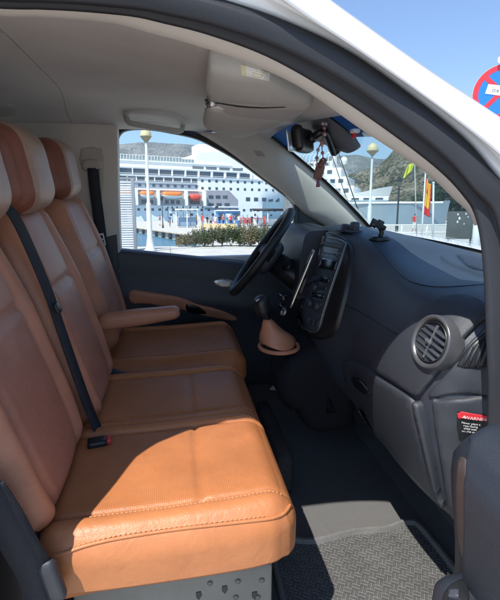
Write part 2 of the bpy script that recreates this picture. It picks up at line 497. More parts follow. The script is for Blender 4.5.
loft(bm, bm_rings)
hl = obj('roof_lining', bm, M['ceil'], van)
T_hl = bvh_of(hl)
def roofz(px, py, off=.0): return onsurf(T_hl, px, py, off)[0]
bm = bmesh.new()
pts = [onsurf(T_hl, px, py, -.0005)[0] for px, py in smooth_poly([(2, 33), (20, 48), (40, 68), (56, 84), (63, 96), (66, 110), (68, 122)], 4)[:-4]]
tube(bm, pts, .0011, 6); obj('lining_seam', bm, mat('seam_line', (.22, .21, .20), .9), hl)
bm = bmesh.new()
panel(bm, T_hl, smooth_poly([(-8, 104), (8, 103), (15, 107), (14, 114), (-8, 115)], 3), .010, 3, 1.5); obj('cabin_light', bm, M['visor'], hl)
# ---- windscreen header, far A pillar and far side structure
WB0, WB1 = Vector((1.0, .76, 1.13)), Vector((1.0, -.70, 1.13))
def ws(u, v):
    """windscreen: u 0 far .. 1 near, v 0 base .. 1 header"""
    yn = -.68+.12*v; y = .735+(yn-.735)*u
    bow = 1-(2*u-1)**2; zn = 1.500
    base = Vector((.985+.10*bow, y, 1.125)); top = Vector((.43+.012*bow-.02*u, y, 1.588+(zn-1.588)*u+.048*bow))
    p = base.lerp(top, v); return p+Vector((.012, 0, .016))*math.sin(math.pi*v)
def ws_sheet(bm, u0, u1, v0, v1, nu, nv, off, th):
    r = []
    nrm = Vector((.64, 0, .77))
    for i in range(nv+1):
        v = v0+(v1-v0)*i/nv
        a = [ws(u0+(u1-u0)*k/nu, v)+nrm*off for k in range(nu+1)]
        r.append(a+[p-nrm*th for p in reversed(a)])
    loft(bm, r)
bm = bmesh.new(); ws_sheet(bm, 0, 1, 0, 1, 20, 10, 0, .004); wscr = obj('windscreen', bm, M['glass_ws'], van)
bm = bmesh.new(); rg = []
for i in range(len(corner)*nsp, len(FRS)-2*nsp):
    d_ = FRS[i][3]; n_ = outn(i); d_ = d_-n_*.012
    if d_.z > 1.2 and d_.x < .40: t_ = Vector((d_.x+.03*max(0, d_.x), -.50, d_.z+(.035 if d_.x > .1 else .05)))
    else: t_ = ws(1.0, wsz(d_.z))+Vector((-.004, .012, .006))
    if .30 < d_.x < .48 and d_.z > 1.3:
        k_ = max(0, min(1, (d_.x-.30)/.16)); t_ = Vector((d_.x+.01, -.50, d_.z+.035)).lerp(ws(1.0, wsz(d_.z))+Vector((-.004, .012, .006)), k_)
    m_ = d_.lerp(t_, .5)+Vector((0, -.004, .006))
    rg.append([d_, m_, t_, t_+Vector((0, .004, -.012)), m_+Vector((0, .006, -.014)), d_+Vector((0, .008, -.014))])
loft(bm, rg); obj('pillar_skin', bm, M['paint'], van)
bm = bmesh.new(); ws_sheet(bm, .0, 1, .80, 1.0, 20, 4, -.0055, .0008); obj('tint_band', bm, M['tint'], wscr)
bm = bmesh.new()
ws_sheet(bm, -.012, .022, 0, 1.01, 3, 14, -.006, .003); ws_sheet(bm, .98, 1.01, 0, 1.01, 3, 14, -.006, .003)
ws_sheet(bm, 0, 1, -.01, .035, 20, 2, -.006, .003); ws_sheet(bm, 0, 1, .965, 1.02, 20, 2, -.006, .003)
obj('windscreen_border', bm, M['black'], wscr)
# header rail: joins the lining to the glass
bm = bmesh.new(); rings = []
for k in range(21):
    u = k/20; t = ws(u, .985); 
    rings.append([t+Vector((-.01, 0, -.012)), t+Vector((-.045, 0, -.006)), t+Vector((-.075, 0, .012)), t+Vector((-.075, 0, .035)), t+Vector((.0, 0, .03)), t+Vector((.01, 0, .008))])
loft(bm, rings); obj('header_trim', bm, M['ceil'], van)
# sensor shroud over the mirror
bm = bmesh.new()
nr = Vector((.64, 0, .77))
rings = []
for v, w, h in ((1.0, .115, .012), (.93, .115, .030), (.86, .105, .034), (.79, .085, .030), (.745, .05, .02), (.735, .035, .008)):
    c = ws(.47, v)-nr*.008
    rings.append([c+Vector((0, w, 0)), c+Vector((0, w*.8, 0))-nr*h, c+Vector((0, w*.3, 0))-nr*(h+.008), c+Vector((0, -w*.3, 0))-nr*(h+.008), c+Vector((0, -w*.8, 0))-nr*h, c+Vector((0, -w, 0))])
loft(bm, rings); obj('sensor_shroud', bm, mat('shroud_grey', (.13, .135, .15), .55, bump=.2, bscale=900), van, auto=50)
# mirror
bm = bmesh.new()
ms = ws(.47, .80)-nr*.04
mc = V(308, 138, Y=.03)
tube(bm, spline([ms, ms+Vector((-.01, 0, -.02)), mc+Vector((.045, -.02, .015)), mc+Vector((.012, 0, .0))], 5), .011, 10)
ball(bm, mc+Vector((.012, 0, 0)), .016, 8)
ball(bm, ms+Vector((-.004, 0, -.006)), .02, 8)
mir = obj('mirror_stem', bm, M['black'], van)
bm = bmesh.new()
def dm(p, u): p.x += -.012*(1-u.y**2); p.z *= 1-.12*u.y*0; return p
mrot = Matrix.Rotation(rad(-27), 3, 'Z') @ Matrix.Rotation(rad(-8), 3, 'Y')
rbox(bm, mc+Vector((-.012, 0, -.004)), (.035, .185, .072), .015, 8, dm, mrot); mir2 = obj('rear_view_mirror', bm, M['black'], van)
bm = bmesh.new(); rbox(bm, mc+mrot@Vector((-.031, 0, 0))+Vector((-.012, 0, -.004)), (.004, .165, .058), .002, 6, dm, mrot); obj('mirror_glass', bm, M['chrome'], mir2)
# ---- far A pillar lining: px upper edge (glass side) and lower edge (side window)
up = [(253, 126, .735, .43), (285, 153, .735, None), (320, 183, .735, None), (350, 209, .735, None), (374, 229, .735, None), (386, 240, .735, None)]
lo = [(196, 133, .80), (215, 144, .80), (236, 158, .80), (262, 178, .80), (282, 193, .80), (297, 208, .80), (303, 214, .80), (325, 227, .80), (345, 240, .78), (352, 250, .78)]
rings = []; npp = 24
ups = spline([ws(.004, v)+Vector((-.006, 0, -.006)) for v in (1.0, .8, .6, .4, .2, .0, -.10)], 8)
los = spline([V(a, b, Y=c) for a, b, c in lo], 6)
def along(P, t):
    f = t*(len(P)-1); i = min(int(f), len(P)-2); return P[i].lerp(P[i+1], f-i)
bm = bmesh.new()
for k in range(npp+1):
    t = k/npp; a = along(ups, t); b = along(los, t); nn = Vector((-.45, -.75, -.15)).normalized()
    prof = [(0, -.004), (.06, .010), (.25, .019), (.5, .022), (.75, .018), (.93, .008), (1, -.006)]
    o_ = [a.lerp(b, s)+nn*h for s, h in prof]
    rings.append(o_+[a.lerp(b, s)+nn*(h-.02)+Vector((.01, .03, 0)) for s, h in reversed(prof)])
loft(bm, rings); apil = obj('pillar_lining', bm, M['trim'], van)
T_ap = bvh_of(apil)
bm = bmesh.new(); panel(bm, T_ap, [(253, 150), (262, 151), (266, 157), (257, 156)], .0015, 2, .6); obj('airbag_badge', bm, mat('badge_plastic', (.40, .375, .335), .6), apil)
# ---- far side: driver door. window outline in picture units on Y=.82
win = smooth_poly([(122, 250), (120, 215), (118, 175), (117.5, 146), (121, 134), (131, 130), (150, 130), (172, 133.5), (196, 139), (215, 148), (236, 160), (262, 179), (282, 194), (292, 203), (295, 213), (294, 240), (291, 262), (270, 264), (240, 262), (180, 256)], 4)
W3 = [V(a, b, Y=.82) for a, b in win]
ctr = sum(W3, Vector())/len(W3)
door = bmesh.new()
def offs(P, d):
    c = []
    n = len(P)
    for i in range(n):
        t = (P[(i+1) % n]-P[i-1]); t.normalize(); nrm_ = Vector((t.z, 0, -t.x))
        if nrm_.dot(P[i]-ctr) < 0: nrm_ = -nrm_
        c.append(P[i]+nrm_*d)
    return c
def ringprof(P, prof):
    return [[q+Vector((0, dy, 0)) for q in offs(P, d)] for d, dy in prof]
bm = bmesh.new()
vs = ringprof(W3, [(.0, .0), (.002, -.016), (.012, -.022), (.022, -.018), (.030, -.010), (.055, .0), (.055, .03), (0, .03)])
loft(bm, vs, closed=True, caps=False, loop=True)
ddoor = obj('driver_door', bm, M['rubber'], van)      # door seal and window channel
bm = bmesh.new(); poly_prism(bm, [p+Vector((0, .012, 0)) for p in offs(W3, .006)], (0, .004, 0)); obj('window_pane', bm, M['glass'], ddoor, smooth=False)
# quarter light post and mirror triangle ahead of the window
bm = bmesh.new()
tri = [V(294, 200, Y=.80), V(302, 205, Y=.80), V(320, 216, Y=.80), V(345, 232, Y=.80), V(345, 300, Y=.80), V(291, 300, Y=.80), V(294, 262, Y=.80)]
poly_prism(bm, tri, (0, .03, 0), .004); obj('mirror_triangle', bm, M['black'], ddoor, auto=40)
# door trim panel below the window: a lofted sheet with the armrest bulge
bm = bmesh.new(); rings = []
def belt(x): return V(122, 250, Y=.80).z+(V(240, 262, Y=.80).z-V(122, 250, Y=.80).z)*(x+.22)/.55
for k in range(31):
    x = -.40+1.26*k/30; zb = belt(x)+.004
    pr = [(.0, .815), (-.004, .775), (-.02, .765), (-.10, .768), (-.14, .765), (-.16, .752), (-.20, .745), (-.24, .750), (-.27, .768), (-.40, .775), (-.62, .77)]
    fade = 1 if x < .5 else max(0, 1-(x-.5)/.3)
    ring = [Vector((x, y if y > .77 else .77-(.77-y)*fade, zb+dz)) for dz, y in pr]
    rings.append(ring+[Vector((x, .77, .30)), Vector((x, .83, .30)), Vector((x, .83, zb))])
loft(bm, rings); dtrim = obj('door_trim', bm, M['dash'], ddoor)
T_dt = bvh_of(dtrim)
bm = bmesh.new(); panel(bm, T_dt, smooth_poly([(131, 290), (150, 292), (180, 297), (197, 304), (218, 309), (236, 317), (232, 321), (205, 316), (180, 309), (150, 304), (131, 302)], 3), .010, 3, 2); obj('armrest_pad', bm, M['tanback'], ddoor)
bm = bmesh.new(); panel(bm, T_dt, smooth_poly([(186, 303), (200, 306), (207, 312), (196, 314), (187, 310)], 3), .013, 3, 1); obj('window_switches', bm, M['gloss'], ddoor)
bm = bmesh.new(); panel(bm, T_dt, smooth_poly([(214, 280), (228, 279), (237, 284), (228, 288), (216, 286)], 3), .006, 2.5, 1); obj('door_handle', bm, M['silver'], ddoor)
bm = bmesh.new(); bx(bm, (.32, .848, .62), (1.14, .03, .78), bev=.01); obj('outer_panel', bm, M['paint'], ddoor)
# ---- far B pillar trim with belt guide and belt
bm = bmesh.new(); rings = []
for z, xf, y in ((.30, -.225, .765), (.8, -.225, .765), (1.05, -.226, .765), (1.3, -.216, .760), (1.5, -.204, .755), (1.60, -.198, .75)):
    rings.append([Vector((xf, y+.05, z)), Vector((xf-.004, y+.008, z)), Vector((xf-.02, y, z)), Vector((xf-.22, y-.004, z)), Vector((xf-.5, y, z)), Vector((xf-.9, y+.02, z)), Vector((xf-.9, y+.06, z))])
loft(bm, rings); bpil = obj('door_pillar', bm, M['trim'], van, auto=40)
T_bp = bvh_of(bpil)
bm = bmesh.new(); panel(bm, T_bp, [(95, 240), (117, 234), (123, 330), (95, 330)], .004, 4, 1); obj('pillar_foot_cover', bm, M['dash'], bpil)
bm = bmesh.new(); panel(bm, T_bp, smooth_poly([(81, 149), (102, 149), (104, 170), (103, 195), (99, 196), (97, 170), (82, 170)], 2), .006, 3, 1.2); obj('belt_guide_cover', bm, mat('guide_plastic', (.48, .44, .39), .6), bpil)
bm = bmesh.new(); panel(bm, T_bp, smooth_poly([(83, 160), (100, 160), (102, 170), (84, 171)], 2), .02, 2, 2.0); obj('belt_guide', bm, mat('guide_plastic', (.48, .44, .39), .6), bpil)
bm = bmesh.new()
pb = [V(93, 168, Y=.735), V(95, 190, Y=.735), V(98, 212, Y=.735), V(101, 236, Y=.735), V(105, 270, Y=.735), V(108, 320, Y=.735)]
strap(bm, spline(pb, 5), Vector((1, .25, 0)), .046); fb = obj('seat_belt', bm, M['belt'], van)
bm = bmesh.new()
c = V(100.5, 240, Y=.722); R_ = Matrix.Rotation(rad(-8), 3, 'Y')
for dx, dz, sx, sz in ((-.016, 0, .006, .05), (.016, 0, .006, .05), (0, .024, .038, .008), (0, -.022, .038, .008), (0, .002, .03, .006)):
    bx(bm, c+R_@Vector((dx, 0, dz)), (sx, .005, sz), R_, .0015)
obj('belt_tongue', bm, M['white'], fb)
# ---- grab handle above the driver door
bm = bmesh.new()
h3 = [roofz(px, py, .002) for px, py in ((126, 116), (183, 125))]
hp = [h3[0], h3[0]+Vector((.012, -.03, -.025)), h3[0].lerp(h3[1], .25)+Vector((0, -.045, -.03)), h3[0].lerp(h3[1], .75)+Vector((0, -.045, -.03)), h3[1]+Vector((-.012, -.03, -.025)), h3[1]]
tube(bm, spline(hp, 6), .011, 10); obj('grab_handle', bm, M['visor'], van)
bm = bmesh.new(); panel(bm, T_hl, smooth_poly([(124, 111), (135, 108.5), (160, 109), (179, 114), (186, 122), (182, 126), (160, 121), (135, 120), (125, 118)], 2), .006, 3, 1.2); obj('handle_base', bm, M['ceil'], van)
# ---- overhead: visors
def slab_px(bm, pts, z, th, r, n=3):
    P = [V(a, b, Z=z) for a, b in pts]; poly_prism(bm, P, (0, 0, th), r)
bm = bmesh.new()
def quad_soft(c00, c10, c11, c01, th, r, bulge=.01):
    c00, c10, c11, c01 = map(Vector, (c00, c10, c11, c01))
    def d(p, u):
        a = (u.x+1)/2; b = (u.y+1)/2
        base = c00.lerp(c10, a).lerp(c01.lerp(c11, a), b)
        return base+Vector((0, 0, p.z-bulge*(1-u.x**2)*(1-u.y**2)*(1 if u.z < 0 else -1)))
    rbox(bm, (0, 0, 0), (.24, .4, th), r, 12, lambda p, u: d(p, Vector((p.x/.12, p.y/.2, u.z))))
q = lambda px, py, z: V(px, py, Z=z)
# passenger visor
quad_soft(q(209, 57, 1.585), q(262, 64, 1.56), q(313, 96, 1.545), q(205, 92, 1.575), .044, .018)
pv = obj('sun_visor', bm, M['visor'], van)
T_pv = bvh_of(pv)
bm = bmesh.new(); panel(bm, T_pv, [(241, 64), (270, 73), (269, 81), (242, 75)], .0012, 2, .4); lb = obj('visor_label', bm, M['whiteprint'], pv, smooth=False)
bm = bmesh.new(); panel(bm, T_pv, [(241.5, 64.5), (246.5, 66), (246.5, 75.5), (242.3, 74.6)], .0024, 2, .3)
for a in ((253, 72, 262, 74.6), (253, 74.2, 260, 76.2), (256, 70.5, 266, 73.3)): panel(bm, T_pv, [(a[0], a[1]), (a[2], a[3]), (a[2], a[3]+.8), (a[0], a[1]+.8)], .0024, 2, .2)
obj('label_print', bm, M['cream_paper'], lb, smooth=False)
# overhead console between the visors with a clear film sleeve
bm = bmesh.new()
quad_soft(q(204, 92, 1.575), q(314, 97, 1.555), q(296, 112, 1.55), q(206, 104, 1.555), .05, .02, .006)
oc = obj('overhead_console', bm, mat('console_mauve_grey', (.44, .42, .41), .75, bump=.3, bscale=700), van)
T_oc = bvh_of(oc)
bm = bmesh.new(); panel(bm, T_oc, smooth_poly([(216, 102), (240, 105.5), (262, 107), (284, 106.5), (284, 107.6), (262, 108.4), (238, 107), (216, 103.4)], 2), .001, 1.5, .3); obj('console_slot', bm, M['black'], oc)
bm = bmesh.new()
quad_soft(q(207, 100, 1.556), q(298, 109, 1.552), q(243, 133, 1.550), q(203, 121, 1.550), .046, .02, .016)
dv = obj('sun_visor', bm, M['visor'], van)
T_dv = bvh_of(dv)
bm = bmesh.new(); panel(bm, T_dv, [(206, 102), (222, 104), (245, 108), (266, 111), (264, 114), (240, 112), (216, 108.5), (206, 107)], .004, 2, .8); obj('film_sleeve', bm, mat('sleeve_plastic', (.68, .68, .66), .12, spec=.8), dv)
bm = bmesh.new(); panel(bm, T_dv, [(205, 99), (214, 100), (219, 105), (209, 108)], .006, 2, .6); obj('sleeve_clip', bm, M['silver'], dv)
def sm_(pts, n=8): return [(q.x, q.y) for q in spline([Vector((*p, 0)) for p in pts], n)]
# ------------------------------------------------------------------ dashboard
KEYS = {
 -.705: [(1.0, 1.08), (.88, 1.105), (.74, 1.125), (.63, 1.130), (.565, 1.115), (.535, 1.08), (.515, 1.03), (.505, .98), (.505, .93), (.52, .84), (.545, .75), (.58, .68), (.66, .64), (.95, .62)],
 -.60: [(1.03, 1.10), (.88, 1.125), (.74, 1.145), (.61, 1.158), (.535, 1.150), (.50, 1.11), (.480, 1.05), (.470, .98), (.470, .93), (.49, .84), (.525, .75), (.565, .66), (.65, .60), (.95, .60)],
 -.45: [(1.05, 1.11), (.90, 1.13), (.74, 1.150), (.60, 1.162), (.53, 1.150), (.495, 1.11), (.477, 1.05), (.468, .98), (.468, .93), (.485, .84), (.52, .74), (.56, .64), (.64, .58), (.95, .58)],
 -.28: [(1.07, 1.11), (.92, 1.135), (.76, 1.155), (.63, 1.165), (.565, 1.155), (.535, 1.11), (.515, 1.05), (.502, .98), (.500, .93), (.510, .84), (.535, .73), (.57, .63), (.65, .575), (.95, .57)],
 -.16: [(1.08, 1.115), (.93, 1.14), (.78, 1.165), (.66, 1.178), (.595, 1.172), (.560, 1.13), (.535, 1.05), (.515, .98), (.508, .92), (.515, .83), (.54, .73), (.58, .63), (.66, .58), (.95, .58)],
 -.08: [(1.085, 1.12), (.94, 1.15), (.80, 1.185), (.68, 1.205), (.60, 1.20), (.565, 1.17), (.540, 1.09), (.512, 1.0), (.49, .90), (.49, .82), (.52, .72), (.57, .66), (.66, .62), (.95, .60)],
 .07: [(1.09, 1.12), (.95, 1.155), (.81, 1.19), (.68, 1.212), (.59, 1.207), (.552, 1.175), (.525, 1.09), (.495, 1.0), (.465, .90), (.46, .82), (.50, .72), (.56, .66), (.66, .62), (.95, .60)],
 .23: [(1.085, 1.12), (.94, 1.155), (.81, 1.19), (.68, 1.212), (.585, 1.205), (.555, 1.175), (.535, 1.09), (.505, 1.0), (.485, .90), (.49, .82), (.52, .72), (.57, .66), (.66, .62), (.95, .60)],
 .29: [(1.08, 1.12), (.94, 1.155), (.81, 1.19), (.68, 1.210), (.575, 1.200), (.60, 1.16), (.63, 1.09), (.60, 1.0), (.54, .93), (.53, .84), (.55, .75), (.60, .67), (.68, .63), (.95, .61)],
 .45: [(1.06, 1.12), (.93, 1.15), (.80, 1.18), (.68, 1.200), (.585, 1.192), (.61, 1.15), (.635, 1.08), (.60, .99), (.54, .93), (.53, .84), (.55, .75), (.60, .67), (.68, .63), (.95, .61)],
 .60: [(1.03, 1.11), (.92, 1.135), (.79, 1.155), (.69, 1.160), (.62, 1.145), (.60, 1.11), (.59, 1.05), (.57, .98), (.55, .93), (.55, .84), (.57, .75), (.61, .68), (.68, .64), (.95, .62)],
 .765: [(.99, 1.10), (.90, 1.12), (.79, 1.135), (.70, 1.138), (.65, 1.125), (.63, 1.08), (.61, 1.03), (.60, .98), (.59, .93), (.59, .84), (.60, .75), (.63, .68), (.68, .64), (.95, .62)],
}
ky = sorted(KEYS)
rings = []
for a in range(len(ky)):
    rings.append([Vector((x, ky[a], z)) for x, z in KEYS[ky[a]]]+[Vector((1.05, ky[a], .62)), Vector((1.12, ky[a], .9))])
bm = bmesh.new(); loft(bm, rings)
dashb = obj('dashboard', bm, M['dash'], van); subsurf(dashb, 3)
T_d = bvh_of(dashb)
GREY = M['dashg']
bm = bmesh.new()
panel(bm, T_d, smooth_poly([(374, 367), (386, 347), (403, 332), (418, 315), (431, 304), (449, 297), (470, 298), (486, 306), (489, 316), (478, 327), (466, 339), (450, 361), (428, 388), (418, 396), (396, 382)], 3), .012, 3.2, 2.6)
fas = obj('fascia_panel', bm, GREY, dashb)
T_f = bvh_of(fas)
bm = bmesh.new()
panel(bm, T_d, smooth_poly([(491, 322), (479, 333), (467, 345), (452, 367), (430, 392), (434, 398), (448, 395), (470, 393), (493, 393), (494, 350)], 3), .006, 3.2, 2.2)
sfp = obj('side_panel_trim', bm, GREY, dashb)
bm = bmesh.new()
panel(bm, T_d, smooth_poly([(433, 403), (442, 399), (462, 397), (494, 397), (496, 440), (496, 500), (470, 520), (452, 515), (443, 470)], 3), .010, 3.5, 2.8)
endp = obj('end_cover', bm, GREY, dashb)
T_e = bvh_of(endp)
bm = bmesh.new()
panel(bm, T_d, smooth_poly([(345, 362), (358, 361), (374, 371), (396, 385), (416, 399), (421, 420), (428, 448), (441, 492), (446, 506), (432, 494), (410, 470), (389, 447), (372, 430), (358, 408), (347, 384)], 3), .012, 4, 2.6)
glv = obj('glovebox_lid', bm, M['dashg'], dashb)
T_g = bvh_of(glv)
bm = bmesh.new()
panel(bm, T_d, smooth_poly([(417.5, 402), (423, 404), (428, 425), (434, 452), (440, 482), (440.5, 490), (436, 480), (428, 450), (422, 425)], 3), .017, 2.5, 1.2)
obj('lid_edge', bm, GREY, glv)
bm = bmesh.new(); panel(bm, T_g, smooth_poly([(353, 377), (361, 379), (371, 391), (366, 394), (356, 386)], 2), .009, 2, 1.2); obj('lid_handle', bm, M['gloss'], glv)
# round end vent
def pole_frame(nrm, upv=Vector((0, 0, 1))):
    n = Vector(nrm).normalized(); xa = upv.cross(n).normalized(); ya = n.cross(xa); return Matrix((xa, ya, n)).transposed()
def lathe(bm, c, R3, prof, n=32, sx=1, sy=1, mi=0):
    rings = [[Vector(c)+R3@Vector((r*math.cos(2*math.pi*k/n)*sx, r*math.sin(2*math.pi*k/n)*sy, h)) for k in range(n)] for r, h in prof]
    loft(bm, rings, True, False, mi)
vc, vn = onsurf(T_f, 432, 342, .0)
vn = (vn.normalized()*.75+Vector((-.97, .05, .2)).normalized()*.6).normalized(); vc = vc+vn*.004; R3 = pole_frame(vn)
bm = bmesh.new(); lathe(bm, vc, R3, [(.054, -.03), (.053, .001), (.050, .005), (.046, .003), (.0415, -.002), (.0405, -.010)], 40)
vent = obj('air_vent', bm, mat('satin_grey_ring', (.10, .103, .112), .36, metal=.4, var=.05, vscale=40), dashb)
bm = bmesh.new(); lathe(bm, vc, R3, [(.041, -.004), (.040, .002), (.0385, .0005), (.0375, -.009), (.001, -.010)], 40)
obj('vent_barrel', bm, M['black'], vent)
tl = Matrix.Rotation(rad(-8), 3, 'Z')
for h in (-.024, -.012, 0, .012, .024):
    w = math.sqrt(.039**2-h*h)
    bm = bmesh.new(); bx(bm, vc+R3@tl@Vector((0, h, -.003)), (w*2, .0022, .011), R3@tl@Matrix.Rotation(rad(28), 3, 'X'), .0009); obj('vent_slat', bm, M['dashg'], vent, auto=40)
bm = bmesh.new(); bx(bm, vc+R3@tl@Vector((0, 0, -.001)), (.0035, .070, .006), R3@tl, .001); bx(bm, vc+R3@tl@Vector((0, 0, .004)), (.018, .008, .008), R3@tl, .003); obj('vent_tab', bm, M['silver'], vent, auto=40)
# triangular demister vent
bm = bmesh.new()
T_s = bvh_of(sfp)
tri = smooth_poly([(457, 366), (466, 350), (478, 338), (491, 329), (493, 345), (491, 366), (474, 368)], 2)
panel(bm, T_d, tri, .009, 2.5, 1.2); sv = obj('side_vent', bm, M['black'], dashb)
bm = bmesh.new(); T_v = T_d
for a in range(5):
    x = 463+a*5.6
    p = [onsurf(T_v, x, 364, .010)[0], onsurf(T_v, x+4.2, 356-a*2, .010)[0], onsurf(T_v, min(x+8.5, 490), 347-a*2.6, .010)[0]]
    tube(bm, p, .0024, 6)
obj('vent_slats', bm, GREY, sv)
# airbag warning label
bm = bmesh.new(); panel(bm, T_e, smooth_poly([(457, 413), (462, 411.5), (486, 415), (489, 418), (484, 428), (479, 441), (459, 440)], 2), .0012, 2, .3)
wl = obj('warning_label', bm, M['black'], dashb, smooth=False)
bm = bmesh.new(); panel(bm, T_e, [(457, 413.3), (461, 411.3), (487, 415.5), (489, 418.2), (486, 421.0), (458, 417.8)], .0022, 2, .3); obj('label_heading', bm, M['redprint'], wl, smooth=False)
p0, n0 = onsurf(T_e, 474, 418, .003)
pa, _ = onsurf(T_e, 461, 415.6, .003); pb_, _ = onsurf(T_e, 487, 418.6, .003)
xa = (pb_-pa).normalized(); nn = n0; ya = nn.cross(xa).normalized(); nn = xa.cross(ya)
MW = Matrix((xa, ya, nn)).transposed().to_4x4()
sc_ = (pb_-pa).length
bm = bmesh.new()
text_mesh(bm, 'WARNING', sc_*.20, Matrix.Translation((pa.lerp(pb_, .60))-ya*sc_*.012) @ MW, 0)
tri_c = pa.lerp(pb_, .11)
for k in range(3):
    a_, b_2 = [tri_c+xa*sc_*.075*math.cos(q_)+ya*sc_*.075*math.sin(q_) for q_ in (math.pi/2+k*2.0944, math.pi/2+(k+1)*2.0944)]
    t_ = (b_2-a_).normalized().cross(nn)*.0012; bm.faces.new([bm.verts.new(q_) for q_ in (a_, b_2, b_2-t_, a_-t_)])
for dy, w in ((.26, 'Never place a'), (.38, 'rear-facing'), (.50, 'child seat'), (.62, 'on this seat')):
    text_mesh(bm, w, sc_*.125, Matrix.Translation(pa.lerp(pb_, .40)-ya*sc_*dy) @ MW, 0)
conform(bm, T_e, .0034)
obj('label_lettering', bm, M['whiteprint'], wl, smooth=False)
# windscreen-side tray on top of the dashboard
bm = bmesh.new()
panel(bm, T_d, smooth_poly([(440, 256), (455, 253), (475, 256), (494, 262), (496, 278), (480, 276), (462, 270), (448, 264)], 3), .006, 2.5, 2.0); obj('top_tray_rim', bm, M['dash'], dashb)
bm = bmesh.new()
panel(bm, T_d, smooth_poly([(456, 256.5), (474, 259), (494, 265), (496, 276), (481, 274), (468, 270), (460, 263)], 3), .0095, 2.5, .8); obj('tray_shade_panel', bm, M['black'], dashb)  # raised black panel stands in for the shade down in the tray
bm = bmesh.new()
T_d2 = T_d
for px in ([(343, 300), (350, 290), (362, 284), (376, 288), (395, 300), (404, 326)], [(345, 303), (358, 309), (372, 317), (386, 326), (397, 334)], [(346, 360), (360, 356), (373, 364)]):
    pass
tube(bm, [onsurf(T_d, *p, .0003)[0] for p in smooth_poly([(346, 306), (358, 311), (372, 319), (386, 328), (398, 335)], 5)[:-6]], .0016, 6)
tube(bm, [onsurf(T_d, *p, .0002)[0] for p in sm_([(373, 243), (384, 256), (396, 270), (412, 282), (440, 287), (488, 284)])], .0013, 6)
obj('dash_seam', bm, M['black'], dashb)
# centre stack
bm = bmesh.new()
panel(bm, T_d, smooth_poly([(325, 232.5), (338, 234.5), (349, 241), (353.5, 252), (351, 280), (344, 310), (336, 334), (322, 339.5), (308, 336), (298.5, 324), (299.5, 306), (307, 280), (315, 252), (320, 238)], 3), .014, 3, 2.2)
bez = obj('centre_console', bm, M['black'], van)
T_z = bvh_of(bez)
bm = bmesh.new()
panel(bm, T_z, smooth_poly([(324, 239), (336, 239), (346.5, 243.5), (345, 252), (334, 284), (325, 312), (319, 331), (309, 330), (302, 320), (304, 304), (312, 278), (319, 252)], 3), .006, 2.5, 1.2)
fp = obj('control_panel', bm, mat('panel_blue_grey', (.055, .065, .085), .35, spec=.6), bez)
T_p = bvh_of(fp)
def ctrl(name, poly, off, m, e=.7, step=2):
    b_ = bmesh.new(); panel(b_, T_p, poly, off, step, e); return obj(name, b_, m, bez)
bm = bmesh.new(); tube(bm, [onsurf(T_z, *p_, .0065)[0] for p_ in smooth_poly([(324, 239), (336, 239), (346.5, 243.5), (345, 252), (334, 284), (325, 312), (319, 331), (309, 330), (302, 320), (304, 304), (312, 278), (319, 252)], 5)], .0011, 6, close=True); obj('panel_trim', bm, M['silver'], bez)
pl = lambda x0, y0, x1, y1, sk=0: [(x0, y0), (x1, y0+ (x1-x0)*.18), (x1-(y1-y0)*.32, y1+(x1-x0)*.18), (x0-(y1-y0)*.32, y1)]
ctrl('top_cover', pl(324, 241, 345, 246), .004, M['dashg'])
ctrl('disc_slot', pl(324.5, 252, 337, 253.4), .004, M['gloss'], .4)
ctrl('radio_display', pl(322, 257, 338, 268), .004, M['gloss'])
for a in range(3): ctrl('radio_button', pl(338.5-a*1.3, 249+a*5, 342-a*1.3, 252.4+a*5), .004, M['dashg'], .5)
for a in range(4): ctrl('climate_button', pl(318-a*2.6, 276+a*8, 330-a*2.6, 281+a*8), .004, M['dashg'] if a % 2 else M['silver'] if a == 1 else M['gloss'], .6)
for px, py in ((316, 287), (311, 303), (318, 306)):
    c, n_ = onsurf(T_p, px, py, .002); b_ = bmesh.new(); lathe(b_, c, pole_frame(n_), [(.017, 0), (.016, .010), (.013, .013), (.0005, .013)], 20); obj('climate_knob', b_, M['dashg'], bez)
for a in range(3): ctrl('rocker_switch', pl(309+a*5-2, 317+a*1.2, 312.5+a*5-2, 324+a*1.2), .005, M['dashg'], .6)
# instrument cowl with dials
bm = bmesh.new()
cow = [V(a, b, Y=.30) for a, b in ((324, 231), (314, 230.5), (307, 235), (304, 247), (301.5, 262), (300, 282), (299, 298))]
rings = []
for P_, d in zip(spline(cow, 5), range(100)):
    rings.append([P_+Vector((-.010, -.012, 0)), P_+Vector((-.012, .30, 0)), P_+Vector((.05, .30, 0)), P_+Vector((.06, -.012, 0))])
loft(bm, rings); obj('instrument_hood', bm, M['dash'], van, auto=40)
bm = bmesh.new()
for y in (.36, .50):
    lathe(bm, Vector((.605, y, 1.08)), pole_frame((-.94, 0, .34)), [(.055, 0), (.055, .012), (.048, .012), (.047, .004), (.0005, .004)], 28)
obj('instrument_dial', bm, M['gloss'], dashb)
